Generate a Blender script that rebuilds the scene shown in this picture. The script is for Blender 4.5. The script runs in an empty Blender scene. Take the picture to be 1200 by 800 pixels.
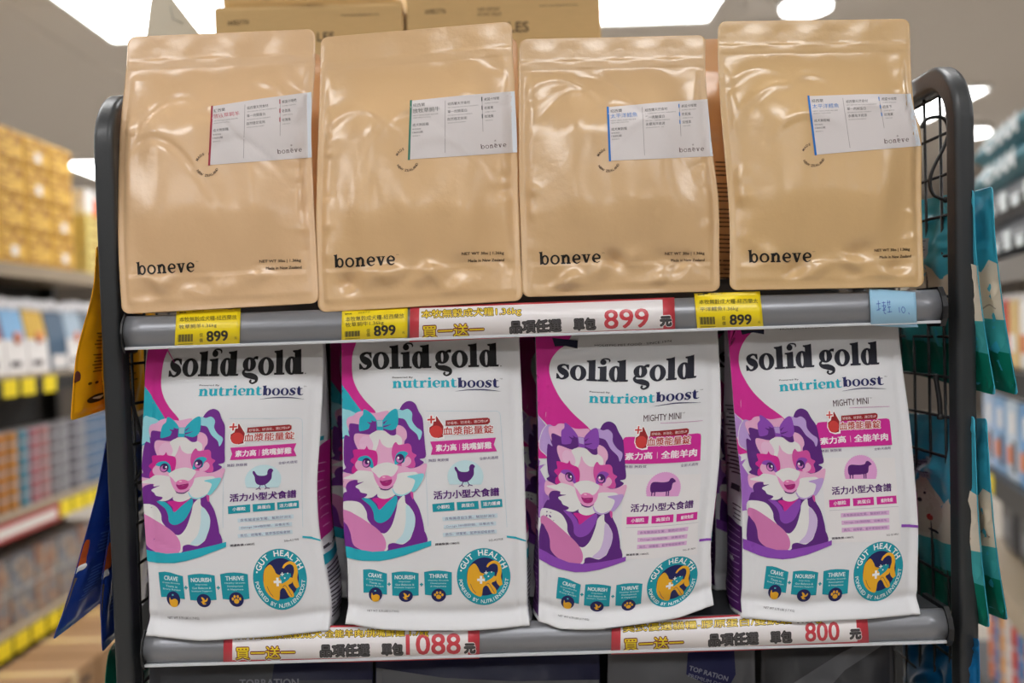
import bpy, bmesh, math, random
import numpy as np
from mathutils import Vector, Matrix
from mathutils.geometry import tessellate_polygon
sc = bpy.context.scene
COL = sc.collection
random.seed(7)
R = math.radians
# ---------------------------------------------------------------- camera
FPX = 1167.0
CAM = Vector((0, -1.17, 1.35)); PITCH = R(0.69); ROLL = R(1.9)
fw = Vector((0, math.cos(PITCH), -math.sin(PITCH)))
r0 = Vector((1, 0, 0)); u0 = Vector((0, math.sin(PITCH), math.cos(PITCH)))
rt = r0*math.cos(ROLL) - u0*math.sin(ROLL)
up = r0*math.sin(ROLL) + u0*math.cos(ROLL)
cam = bpy.data.objects.new('camera', bpy.data.cameras.new('camera'))
COL.objects.link(cam); sc.camera = cam
cam.matrix_world = Matrix(((rt.x, up.x, -fw.x, CAM.x), (rt.y, up.y, -fw.y, CAM.y), (rt.z, up.z, -fw.z, CAM.z), (0, 0, 0, 1)))
cam.data.sensor_width = 36; cam.data.lens = FPX*36/1200
cam.data.dof.use_dof = True; cam.data.dof.focus_distance = 1.16; cam.data.dof.aperture_fstop = 2.2
cam.data.clip_start = .02
# ---------------------------------------------------------------- view + world
sc.view_settings.view_transform = 'Standard'; sc.view_settings.look = 'None'
sc.view_settings.gamma = 1; sc.view_settings.use_curve_mapping = False
sc.view_settings.exposure = 0.25
w = bpy.data.worlds.new('world'); sc.world = w; w.use_nodes = True
w.node_tree.nodes['Background'].inputs[0].default_value = (.9, .93, 1, 1)
w.node_tree.nodes['Background'].inputs[1].default_value = .25
PANEL_EMIT = 9.0        # the ceiling panels light the shop
# ---------------------------------------------------------------- helpers
def at(px, py, Y):
    d = fw + rt*((px-600)/FPX) + up*((400-py)/FPX)
    return CAM + d*((Y-CAM.y)/d.y)
_r, _u, _f, _c = (np.array(v) for v in (rt, up, fw, CAM))
def proj(P):
    d = P-_c; z = d@_f
    return np.stack([600+FPX*(d@_r)/z, 400-FPX*(d@_u)/z], -1)
def lin(c):
    return c/12.92 if c <= .04045 else ((c+.055)/1.055)**2.4
def rgb(r, g, b): return (lin(r/255), lin(g/255), lin(b/255), 1)
MATS = {}
def mat(name, col, rough=.5, metal=0, coat=0, bump=0, scale=60, emit=0, trans=0, noise=0, stretch=(1, 1, 1), spec=.5):
    if name in MATS: return MATS[name]
    m = bpy.data.materials.new(name); m.use_nodes = True; nt = m.node_tree; b = nt.nodes['Principled BSDF']
    c = rgb(*col) if max(col[:3]) > 1.001 else (*col[:3], 1)
    b.inputs['Base Color'].default_value = c; b.inputs['Roughness'].default_value = rough
    b.inputs['Metallic'].default_value = metal; b.inputs['Coat Weight'].default_value = coat
    b.inputs['Coat Roughness'].default_value = .2
    b.inputs['Specular IOR Level'].default_value = spec
    if trans: b.inputs['Transmission Weight'].default_value = trans
    if emit:
        b.inputs['Emission Color'].default_value = c; b.inputs['Emission Strength'].default_value = emit
    if bump or noise:
        tc = nt.nodes.new('ShaderNodeTexCoord'); mp = nt.nodes.new('ShaderNodeMapping')
        mp.inputs['Scale'].default_value = stretch
        nz = nt.nodes.new('ShaderNodeTexNoise'); nz.inputs['Scale'].default_value = scale; nz.inputs['Detail'].default_value = 5
        nt.links.new(tc.outputs['Object'], mp.inputs[0]); nt.links.new(mp.outputs[0], nz.inputs['Vector'])
        if bump:
            bp = nt.nodes.new('ShaderNodeBump'); bp.inputs['Strength'].default_value = 1; bp.inputs['Distance'].default_value = bump
            nt.links.new(nz.outputs['Fac'], bp.inputs['Height']); nt.links.new(bp.outputs[0], b.inputs['Normal'])
        if noise:
            mx = nt.nodes.new('ShaderNodeMix'); mx.data_type = 'RGBA'
            mx.inputs[6].default_value = tuple(x*(1-noise) for x in c[:3])+(1,)
            mx.inputs[7].default_value = tuple(min(1, x*(1+noise)) for x in c[:3])+(1,)
            nt.links.new(nz.outputs['Fac'], mx.inputs[0]); nt.links.new(mx.outputs[2], b.inputs['Base Color'])
    MATS[name] = m
    return m
def film(name, col, rough=.45, coat=.06):   # printed plastic film: one crinkle field shared by every ink
    return mat(name, col, rough, coat=coat, bump=.0012, scale=22, spec=.4)
INK = {}
def ink(col):
    if col not in INK: INK[col] = mat('ink_%02x%02x%02x' % col, col, .5, bump=.0012, scale=22, spec=.3)
    return INK[col]
def link(name, me, parent=None):
    o = bpy.data.objects.new(name, me); COL.objects.link(o)
    if parent: o.parent = parent
    return o
def mesh(name, verts, faces, mats, parent=None, mi=None, smooth=False, origin=None):
    me = bpy.data.meshes.new(name)
    if origin is not None: verts = [Vector(v)-Vector(origin) for v in verts]
    me.from_pydata([tuple(map(float, v)) for v in verts], [], [tuple(map(int, f)) for f in faces])
    for m in (mats if isinstance(mats, (list, tuple)) else [mats]): me.materials.append(m)
    if mi is not None: me.polygons.foreach_set('material_index', np.asarray(mi, dtype=np.int32))
    if smooth: me.polygons.foreach_set('use_smooth', [True]*len(me.polygons))
    me.update()
    return link(name, me, parent)
def tag(o, label=None, cat=None, group=None, kind=None):
    for k, v in (('label', label), ('category', cat), ('group', group), ('kind', kind)):
        if v: o[k] = v
    return o
def empty(name, loc, label=None, cat=None, group=None, kind=None, rz=0):
    o = link(name, None); o.location = loc; o.rotation_euler.z = rz; o.empty_display_size = .05
    return tag(o, label, cat, group, kind)
class MB:
    def __init__(s): s.bm = bmesh.new()
    def box(s, x0, x1, y0, y1, z0, z1, bev=0, mi=0, M=None):
        g = bmesh.ops.create_cube(s.bm, size=1)['verts']
        for v in g: v.co = Vector(((x0+x1)/2+v.co.x*(x1-x0), (y0+y1)/2+v.co.y*(y1-y0), (z0+z1)/2+v.co.z*(z1-z0)))
        fs = set(f for v in g for f in v.link_faces)
        for f in fs: f.material_index = mi
        if bev:
            es = list(set(e for v in g for e in v.link_edges))
            r = bmesh.ops.bevel(s.bm, geom=es, offset=bev, segments=2, affect='EDGES', profile=.5)
            g = list(set(v for f in r['faces'] for v in f.verts))
        if M is not None:
            allv = set(g)
            for v in list(allv):
                for f in v.link_faces: allv.update(f.verts)
            for v in allv: v.co = M @ v.co
        return s
    def tube(s, pts, r, n=8, closed=False, mi=0):
        pts = [Vector(p) for p in pts]; rings = []; N = len(pts)
        ref = Vector((0, 0, 1))
        for i, p in enumerate(pts):
            a = pts[i-1] if (i or closed) else p; b = pts[(i+1) % N] if (i < N-1 or closed) else p
            t = (b-a).normalized()
            if abs(t.dot(ref)) > .95: ref = Vector((1, 0, 0)) if abs(t.x) < .9 else Vector((0, 1, 0))
            x = t.cross(ref).normalized(); y = x.cross(t).normalized(); ref = y
            rr = r[i] if isinstance(r, (list, tuple)) else r
            rings.append([s.bm.verts.new(p+(x*math.cos(2*math.pi*k/n)+y*math.sin(2*math.pi*k/n))*rr) for k in range(n)])
        for i in range(N if closed else N-1):
            A, B = rings[i], rings[(i+1) % N]
            for k in range(n):
                f = s.bm.faces.new((A[k], A[(k+1) % n], B[(k+1) % n], B[k])); f.smooth = True; f.material_index = mi
        if not closed:
            s.bm.faces.new(rings[0][::-1]).material_index = mi; s.bm.faces.new(rings[-1]).material_index = mi
        return s
    def sweep(s, path, prof, X=Vector((1, 0, 0))):  # path of Vectors, profile (a along X, b along the other normal)
        rings = []; N = len(path)
        for i, p in enumerate(path):
            t = (path[min(i+1, N-1)]-path[max(i-1, 0)]).normalized(); n = X.cross(t).normalized()
            rings.append([s.bm.verts.new(p+X*a+n*b) for a, b in prof])
        m = len(prof)
        for i in range(N-1):
            for k in range(m):
                f = s.bm.faces.new((rings[i][k], rings[i][(k+1) % m], rings[i+1][(k+1) % m], rings[i+1][k])); f.smooth = True
        s.bm.faces.new(rings[0][::-1]); s.bm.faces.new(rings[-1])
        return s
    def lathe(s, prof, n=16, c=(0, 0, 0), mi=0):
        rings = [[s.bm.verts.new((c[0]+r*math.cos(2*math.pi*k/n), c[1]+r*math.sin(2*math.pi*k/n), c[2]+z)) for k in range(n)] for r, z in prof]
        for i in range(len(rings)-1):
            for k in range(n):
                f = s.bm.faces.new((rings[i][k], rings[i][(k+1) % n], rings[i+1][(k+1) % n], rings[i+1][k])); f.smooth = True; f.material_index = mi
        s.bm.faces.new(rings[0][::-1]).material_index = mi; s.bm.faces.new(rings[-1]).material_index = mi
        return s
    def build(s, name, mats, parent=None, origin=None):
        bmesh.ops.recalc_face_normals(s.bm, faces=s.bm.faces)
        if origin is not None: bmesh.ops.translate(s.bm, verts=s.bm.verts, vec=-Vector(origin))
        me = bpy.data.meshes.new(name); s.bm.to_mesh(me); s.bm.free()
        for m in (mats if isinstance(mats, (list, tuple)) else [mats]): me.materials.append(m)
        return link(name, me, parent)
def copy_tree(o, parent=None):
    c = o.copy(); COL.objects.link(c); c.parent = parent
    for ch in list(o.children): copy_tree(ch, c)
    return c
def rrect(w, h, r, n=4):
    out = []
    for cx, cy, a in ((w/2-r, h/2-r, 0), (-w/2+r, h/2-r, 90), (-w/2+r, -h/2+r, 180), (w/2-r, -h/2+r, 270)):
        for k in range(n+1):
            t = R(a+90*k/n); out.append((cx+r*math.cos(t), cy+r*math.sin(t)))
            if k in (0, n): e = -.0012 if k == 0 else .0012; q = (out[-1][0]-math.sin(t)*e, out[-1][1]+math.cos(t)*e); out.insert(len(out)-1, q) if k == 0 else out.append(q)
    return out
# ---------------------------------------------------------------- flat artwork (print) as thin inlaid film
def catmull(P, closed=True, n=5):
    P = [tuple(map(float, p)) for p in P]; N = len(P); out = []
    for i in range(N if closed else N-1):
        p0, p1, p2, p3 = (P[(i+k) % N] if closed else P[min(max(i+k, 0), N-1)] for k in (-1, 0, 1, 2))
        for j in range(n):
            t = j/n
            out.append(tuple(.5*((2*b)+(-a+c)*t+(2*a-5*b+4*c-d)*t*t+(-a+3*b-3*c+d)*t**3) for a, b, c, d in zip(p0, p1, p2, p3)))
    if not closed: out.append(P[-1])
    return out
_TX = {}
def text_geo(s, off=0.0):
    k = (s, off)
    if k not in _TX:
        c = bpy.data.curves.new('t', 'FONT'); c.body = s; c.offset = off; c.resolution_u = 2 if len(s) > 6 else 3
        o = bpy.data.objects.new('t', c); COL.objects.link(o)
        m = o.to_mesh()
        V = np.array([v.co[:2] for v in m.vertices]).reshape(-1, 2)
        F = [tuple(p.vertices) for p in m.polygons]
        o.to_mesh_clear(); bpy.data.objects.remove(o); bpy.data.curves.remove(c)
        _TX[k] = (V, F)
    return _TX[k]
class Art:
    def __init__(s): s.items = []; s.part = 'print'
    def tri(s, V, F, col, layer): s.items.append((s.part, col, layer, np.asarray(V, float), F))
    def poly(s, pts, col, layer=0, smooth=False, holes=(), n=5):
        loops = [catmull(pts, True, n) if smooth else list(pts)] + [list(h) for h in holes]
        F = tessellate_polygon([[Vector((p[0], p[1], 0)) for p in l] for l in loops])
        s.tri([p for l in loops for p in l], [tuple(f) for f in F], col, layer)
    def ell(s, cx, cy, rx, ry, col, layer=0, n=28, hole=None, a0=0):
        pts = [(cx+rx*math.cos(2*math.pi*k/n), cy+ry*math.sin(2*math.pi*k/n)) for k in range(n)]
        hs = [[(cx+hole[0]*math.cos(-2*math.pi*k/n), cy+hole[1]*math.sin(-2*math.pi*k/n)) for k in range(n)]] if hole else ()
        s.poly(pts, col, layer, holes=hs)
    def stroke(s, pts, w, col, layer=0, n=5, smooth=True):   # pts (x,y[,w])
        P = [(p[0], p[1], p[2] if len(p) > 2 else w) for p in pts]
        if smooth and len(P) > 2: P = catmull(P, False, n)
        V = []; N = len(P)
        for i in range(N):
            a, b = P[max(i-1, 0)], P[min(i+1, N-1)]; dx, dy = b[0]-a[0], b[1]-a[1]; L = math.hypot(dx, dy) or 1
            V += [(P[i][0]-dy/L*P[i][2]/2, P[i][1]+dx/L*P[i][2]/2), (P[i][0]+dy/L*P[i][2]/2, P[i][1]-dx/L*P[i][2]/2)]
        s.tri(V, [(2*i, 2*i+1, 2*i+3, 2*i+2) for i in range(N-1)], col, layer)
    def text(s, t, p0, p1, h, col, layer=1, off=0.0, ext=0):
        """fit the text's box on baseline p0..p1 with height h (pixels, y down)"""
        V, F = text_geo(t)
        lo, hi = V.min(0), V.max(0); sp = np.maximum(hi-lo, 1e-6)
        d = np.array(p1, float)-np.array(p0, float); L = np.hypot(*d); nrm = np.array((d[1], -d[0]))/L*h
        k = off*h/sp[1]*(1 if sp[1] > .5 else .6)      # bolder: the same glyphs again, shifted a little
        sh = [(0, 0)] if off < .015 else ([(-k, -k*.6), (k, -k*.6), (-k, k*.6), (k, k*.6)] if off < .05 else [(k*math.cos(q*math.pi/4), k*math.sin(q*math.pi/4)) for q in range(8)])
        for j, (a, b) in enumerate(sh):
            U = (V-lo)/sp; s.tri(np.array(p0)+U[:, :1]*d+U[:, 1:]*nrm+np.array((a, b)), F, col, layer+.02*j)
    def arc(s, t, cx, cy, r, a0, a1, h, col, layer=3, inside=False, off=.02, ry=None):
        ry = ry or r; n = len(t)
        for i, ch in enumerate(t):
            if ch == ' ': continue
            V, F = text_geo(ch, off); lo, hi = V.min(0), V.max(0); Hs = h/.75
            wd = (hi[0]-lo[0]); a = R(a0+(a1-a0)*(i+.5)/n); X = (V[:, 0]-(lo[0]+hi[0])/2)*Hs; Y = V[:, 1]*Hs
            if inside: ux, uy = (math.sin(a), -math.cos(a)); vx, vy = (-math.cos(a), -math.sin(a))
            else: ux, uy = (-math.sin(a), math.cos(a)); vx, vy = (math.cos(a), math.sin(a))
            # a in degrees, y down: angle measured clockwise from +x
            bx, by = cx+r*math.cos(a), cy+ry*math.sin(a)
            s.tri(np.stack([bx+X*ux+Y*vx, by+X*uy+Y*vy], -1), F, col, layer)
    def cut(s, grid):
        """split every face along a grid so that the film can follow a curved surface"""
        parts = []; cols = []; T = []; I = []
        for part, col, layer, V, F in s.items:
            if part not in parts: parts.append(part)
            if col not in cols: cols.append(col)
            V3 = np.concatenate([V[:, :2], np.full((len(V), 1), float(layer))], 1)
            tr = [(f[0], f[k], f[k+1]) for f in F for k in range(1, len(f)-1) if len(set((f[0], f[k], f[k+1]))) == 3]
            if not tr: continue
            T.append(V3[np.array(tr)]); I.append(np.full((len(tr), 2), (parts.index(part), cols.index(col))))
        T = np.concatenate(T); I = np.concatenate(I)
        for ax in (0, 1):
            done = []; di = []
            while len(T):
                c = T[:, :, ax]; g = (np.floor(c.min(1)/grid+1e-6)+1)*grid; m = c.max(1) > g+1e-6*grid
                done.append(T[~m]); di.append(I[~m]); T, I, g = T[m], I[m], g[m]
                if not len(T): break
                k = T[:, :, ax].argsort(1); T = np.take_along_axis(T, k[:, :, None], 1); A, B, C = T[:, 0], T[:, 1], T[:, 2]
                def cutp(P, Q):
                    d = Q[:, ax]-P[:, ax]; t = np.clip((g-P[:, ax])/np.where(abs(d) < 1e-12, 1, d), 0, 1)[:, None]; return P+(Q-P)*t
                AC = cutp(A, C); lo = B[:, ax] <= g; S_ = lambda *p: np.stack(p, 1)
                n1 = lo; n2 = ~lo; AB = cutp(A, B); BC = cutp(B, C)
                done += [S_(A, B, AC)[n1], S_(B, BC, AC)[n1], S_(A, AB, AC)[n2]]; di += [I[n1], I[n1], I[n2]]
                T = np.concatenate([S_(BC, C, AC)[n1], S_(AB, B, AC)[n2], S_(B, C, AC)[n2]]); I = np.concatenate([I[n1], I[n2], I[n2]])
            T = np.concatenate(done); I = np.concatenate(di)
        cr = np.cross(T[:, 1, :2]-T[:, 0, :2], T[:, 2, :2]-T[:, 0, :2]); T = np.where((cr < 0)[:, None, None], T[:, ::-1], T); ar = np.abs(cr); ok = ar > 1e-7*grid*grid; T, I = T[ok], I[ok]
        key = np.round(T.reshape(-1, 3)/np.array((grid*1e-4, grid*1e-4, 1e-3))).astype(np.int64)
        _, idx, invv = np.unique(key, axis=0, return_index=True, return_inverse=True); V = T.reshape(-1, 3)[idx]; Fc = invv.reshape(-1, 3)
        ok = (Fc[:, 0] != Fc[:, 1]) & (Fc[:, 1] != Fc[:, 2]) & (Fc[:, 0] != Fc[:, 2]); Fc, I = Fc[ok], I[ok]
        V = V*np.array((1, 1, 1000.))
        return V, [(p, Fc[I[:, 0] == k], I[I[:, 0] == k, 1], cols) for k, p in enumerate(parts)]
def sstep(a, b, x):
    t = np.clip((x-a)/(b-a), 0, 1); return t*t*(3-2*t)
class Surf:
    """a surface S(u,v) with u left-right and v top-bottom, plus the inverse of the camera's view of it"""
    def __init__(s, fn, out=(0, -1, 0)): s.fn = fn; s.tab = None; s.out = np.array(out, float)
    def S(s, u, v): return s.fn(np.asarray(u, float), np.asarray(v, float))
    def N(s, u, v, e=1e-3):
        a = s.S(u+e, v)-s.S(u-e, v); b = s.S(u, v+e)-s.S(u, v-e); n = np.cross(a, b)
        n /= np.maximum(np.linalg.norm(n, axis=-1, keepdims=True), 1e-12)
        return n*np.where(n@s.out < 0, -1, 1)[..., None]
    def inv(s, px):
        px = np.asarray(px, float)
        if s.tab is None:
            g = np.linspace(.02, .98, 13); U, V = np.meshgrid(g, g); U, V = U.ravel(), V.ravel(); T = proj(s.S(U, V)); s.m = T.mean(0)
            s.q = lambda P: np.stack([np.ones(len(P)), *((P-s.m)/100).T, ((P-s.m)/100).prod(1)], -1)
            s.tab = np.linalg.lstsq(s.q(T), np.stack([U, V], -1), rcond=None)[0]
        uv = np.clip(s.q(px)@s.tab, -.08, 1.08)
        e = 1e-3
        for _ in range(5):
            u, v = uv[:, 0], uv[:, 1]; p = proj(s.S(u, v)); a = (proj(s.S(u+e, v))-p)/e; b = (proj(s.S(u, v+e))-p)/e
            r = px-p; det = a[:, 0]*b[:, 1]-a[:, 1]*b[:, 0]; det = np.where(abs(det) < 1e-6, 1e-6, det)
            du = (r[:, 0]*b[:, 1]-r[:, 1]*b[:, 0])/det; dv = (a[:, 0]*r[:, 1]-a[:, 1]*r[:, 0])/det
            uv = uv+np.clip(np.stack([du, dv], -1), -.1, .1); uv = np.clip(uv, -.08, 1.08)
        return uv
def cellwise(P, grid, ev):
    """surface point and normal at P, bilinear inside each grid cell so that all layers stay parallel; ev(P) -> W, N, ok"""
    I = np.floor(P/grid+1e-5).astype(np.int64); c = np.array([(0, 0), (1, 0), (0, 1), (1, 1)])
    K, inv_ = np.unique((I[:, None, :]+c[None]).reshape(-1, 2), axis=0, return_inverse=True); inv_ = inv_.reshape(-1, 4)
    W, N, ok = ev(K*float(grid)); f = P/grid-I; wts = np.stack([(1-f[:, 0])*(1-f[:, 1]), f[:, 0]*(1-f[:, 1]), (1-f[:, 0])*f[:, 1], f[:, 0]*f[:, 1]], 1)[:, :, None]
    Wo, No = (W[inv_]*wts).sum(1), (N[inv_]*wts).sum(1); bad = ~ok[inv_].all(1)
    if bad.any(): w2, n2, _ = ev(P[bad]); Wo[bad] = w2; No[bad] = n2
    return Wo, No
def lay(cutart, surf, parent, org, base=.0005, step=.00006, px=True, warp=None, matf=ink, grid=4.0):
    V, parts = cutart; P = V[:, :2]
    def ev(p):
        q = warp(p) if warp is not None else p
        uv = surf.inv(q) if px else q
        ok = ((uv > .004) & (uv < .996)).all(1); uv = np.clip(uv, 0.0, 1.0); return np.concatenate([surf.S(uv[:, 0], uv[:, 1]), uv], 1), surf.N(uv[:, 0], uv[:, 1]), ok
    W5, N = cellwise(P, grid, ev); W, uv = W5[:, :3], W5[:, 3:]
    off = base+step*(V[:, 2]/1000.0)
    return parts_mesh(W+N*off[:, None]-np.array(org), parts, parent, matf, uv)
def parts_mesh(W, parts, parent, matf, uv=None):
    res = []
    for name, F, C, cols in parts:
        if uv is not None and len(F):      # drop faces that the clip squeezed flat
            q = uv[F]; ok = (np.ptp(q[:, :, 0], 1) > 1e-6) & (np.ptp(q[:, :, 1], 1) > 1e-6); F, C = F[ok], C[ok]
        if not len(F): continue
        use, inv_ = np.unique(F, return_inverse=True); F2 = inv_.reshape(-1, 3); cu, ci = np.unique(C, return_inverse=True)
        me = bpy.data.meshes.new(name); me.vertices.add(len(use)); me.vertices.foreach_set('co', W[use].astype(np.float32).ravel())
        me.loops.add(F2.size); me.loops.foreach_set('vertex_index', F2.ravel().astype(np.int32)); me.polygons.add(len(F2)); me.polygons.foreach_set('loop_start', np.arange(0, F2.size, 3, dtype=np.int32))
        for k in cu: me.materials.append(matf(cols[k]))
        me.polygons.foreach_set('material_index', ci.astype(np.int32).ravel()); me.polygons.foreach_set('use_smooth', np.ones(len(F2), bool)); me.update(calc_edges=True)
        res.append(link(name, me, parent))
    return res
# ---------------------------------------------------------------- fat serif letters (x-height 1, y up), S stem, T thin
def glyph(ch, S=.36, T=.1):
    """list of ('p', pts) / ('r', cx,cy,rx,ry,ix,iy) / ('s', pts) pieces and the advance"""
    k = S/.36
    if ch == 'o': return [('r', .5, .5, .5, .53, .5-S*.82, .53-T)], 1.02
    if ch == 'l': return [('p', [(.12, .05), (.12+S, .05), (.12+S, 1.43), (.3, 1.38), (.0, 1.36), (.0, 1.28), (.12, 1.22)]), ('p', [(0, 0), (.24+S, 0), (.24+S, T), (0, T)])], .27+S
    if ch == 'i': return [('p', [(.12, .05), (.12+S, .05), (.12+S, 1.02), (.3, .98), (0, .96), (0, .87), (.12, .84)]), ('p', [(0, 0), (.24+S, 0), (.24+S, T), (0, T)]),
                          ('r', .12+S/2, 1.27, .05+S*.34, .05+S*.34, .001, .001)]+([('s', [(.2, 1.40, .05), (.26+S*.3, 1.50, .08), (.24+S, 1.47, .10), (.31+S, 1.36, .09), (.28+S, 1.27, .04)])] if S > .4 else []), .27+S
    if ch == 'd': return [('r', .42, .5, .42, .53, max(.42-S*.82, .04), .53-T), ('p', [(.62, .03), (.62+S, .03), (.62+S, 1.43), (.78, 1.38), (.5, 1.36), (.5, 1.28), (.62, 1.22)]),
                          ('p', [(.62, 0), (.74+S, .0), (.76+S, T), (.62, T)])], .78+S
    if ch == 'b': return [('r', .56+S*.3, .5, .42, .53, max(.42-S*.82, .04), .53-T), ('p', [(.1, .0), (.1+S, .06), (.1+S, 1.43), (.28, 1.38), (0, 1.36), (0, 1.28), (.1, 1.22)])], 1.02+S*.3
    if ch == 'g': return [('r', .44, .64, .42, .40, max(.42-S*.85, .05), .40-T), ('s', [(.66, .9, .12), (.82, 1.0, .16), (.98, .98, .2)]),
                          ('s', [(.2, .36, T), (.08, .2, T*1.4), (.22, .04, .22*k), (.55, -.02, .3*k), (.86, -.14, .26*k), (.9, -.34, .16), (.68, -.46, .1), (.52, -.36, .12), (.6, -.26, .13)])], 1.0
    if ch == 's': return [('s', [(.72, .74, .1), (.6, .95, .12), (.38, .96, .14), (.2, .8, .24*k), (.3, .6, .36*k), (.52, .44, .38*k), (.62, .26, .28*k), (.46, .06, .14), (.25, .05, .12), (.08, .3, .1)]),
                          ('p', [(.62, 1.02), (.76, 1.0), (.78, .66), (.7, .68)]), ('p', [(.02, .36), (.1, .36), (.18, .02), (.02, 0)])], .84
    if ch in 'nu':
        P = [('p', [(.1, .03), (.1+S, .03), (.1+S, 1.02), (.26, .98), (0, .96), (0, .87), (.1, .84)]), ('p', [(0, 0), (.2+S, 0), (.2+S, T), (0, T)]),
             ('s', [(.08+S, .68, T), (.2+S, .88, T*1.5), (.42+S*.8, .93, .2), (.52+S, .7, S), (.53+S, .4, S), (.53+S, .02, S)]), ('p', [(.43+S/2, 0), (.63+S*1.5, 0), (.63+S*1.5, T), (.43+S/2, T)])]
        if ch == 'u':
            wd = .63+S*1.5; Q = []
            for p in P:
                if p[0] == 'p': Q.append(('p', [(wd-x, 1.0-y) for x, y in p[1]]))
                else: Q.append(('s', [(wd-x, 1.0-y, q) for x, y, q in p[1]]))
            P = Q
        return P, .66+S*1.5
    if ch == 'r': return [('p', [(.1, .03), (.1+S, .03), (.1+S, 1.02), (.26, .98), (0, .96), (0, .87), (.1, .84)]), ('p', [(0, 0), (.24+S, 0), (.24+S, T), (0, T)]),
                          ('s', [(.08+S, .62, T), (.2+S, .88, T*1.6), (.36+S, .9, .24*k+.04), (.44+S, .76, .26*k)])], .56+S
    if ch == 'e': return [('s', [(.2, .5, T), (.86, .52, T)]), ('s', [(.84, .5, T), (.82, .76, .3*k), (.6, .96, .14), (.42, .96, .14), (.2, .74, .3*k), (.18, .42, .38*k), (.34, .14, .26*k), (.58, .05, .12), (.88, .22, .06)])], .95
    if ch == 't': return [('s', [(.12+S/2, 1.26, .08), (.12+S/2, .9, S), (.12+S/2, .35, S), (.2+S/2, .1, S*.7), (.36+S, .06, .1), (.46+S, .2, .05)]), ('p', [(0, .86), (.36+S, .88), (.36+S, .99), (0, .97)])], .46+S
    if ch == 'v': return [('p', [(.1, .95), (.12+S, .95), (.36+S*.9, .3), (.42+S*.3, -.02), (.36+S*.1, -.02)]), ('s', [(.4+S*.4, .02, T), (.76+S*.2, .95, T)]),
                          ('p', [(0, .9), (.22+S, .9), (.22+S, 1), (0, 1)]), ('p', [(.56, .9), (.96, .9), (.96, 1), (.56, 1)])], .98
    return [], .4
def serif(art, word, p0, p1, xh, col, layer=1, S=.36, T=.1, gap=.03, slant=0, wordgap=.3):
    """fat serif word from p0 to p1 (px, baseline), xh = x-height in px"""
    pcs = []; x = 0
    for ch in word:
        if ch == ' ': x += wordgap; continue
        g, adv = glyph(ch, S, T); pcs.append((x, g)); x += adv+gap
    W = x-gap; d = np.array(p1, float)-np.array(p0, float); ux = d/W; n = np.hypot(*d); uy = np.array((d[1], -d[0]))/n*xh
    tr = lambda X, Y: tuple(np.array(p0)+ux*(X+slant*Y)+uy*Y)
    sub = 0
    for x, g in pcs:
        for p in g:
            sub += 1; L = layer+.03*(sub % 4)
            if p[0] == 'p': art.poly([tr(x+a, b) for a, b in p[1]], col, L)
            elif p[0] == 'r':
                _, cx, cy, rx, ry, ix, iy = p; m = 22
                o = [tr(x+cx+rx*math.cos(2*math.pi*k/m), cy+ry*math.sin(2*math.pi*k/m)) for k in range(m)]
                h = [tr(x+cx+ix*math.cos(2*math.pi*k/m), cy+iy*math.sin(2*math.pi*k/m)) for k in range(m)]
                V = o+h; art.tri(V, [(k, (k+1) % m, m+(k+1) % m, m+k) for k in range(m)], col, L)
            else:
                # build outline in letter units then transform
                tmp = Art(); tmp.stroke(p[1], .1, 0, 0, n=4)
                _, _, _, V, F = tmp.items[0]; art.tri([tr(x+a, b) for a, b in V], F, col, L)
# ================================================================ the artwork of the printed bags (authored in one bag's frame)
def aff(ox, oy, k): return lambda X, Y: (ox+X/k, oy+Y/k)
cA, cB, c3, c4, cL, cS = aff(398, 465, 8), aff(398, 555, 7.273), aff(496, 470, 8), aff(500, 565, 8), aff(410, 385, 6), aff(410, 635, 5.4545)
c6 = aff(380, 370, 4.212)
k4, d4, e4, g4 = aff(840, 380, 4.444), aff(840, 550, 4.444), aff(850, 480, 8), aff(850, 560, 7.619)
def M(f, L):
    k = f(1, 0)[0]-f(0, 0)[0]
    return [f(*p[:2])+tuple(q*k for q in p[2:]) for p in L]
MAG, MAG2, PUR, PINK, PNK2, WHT = (205, 40, 145), (208, 80, 160), (112, 40, 140), (226, 170, 205), (205, 120, 175), (222, 222, 222)
CYA, LCY, NAVY, TEAL, GOLD, INKB = (35, 170, 190), (150, 212, 224), (30, 34, 88), (22, 148, 165), (228, 170, 40), (16, 15, 18)
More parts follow.
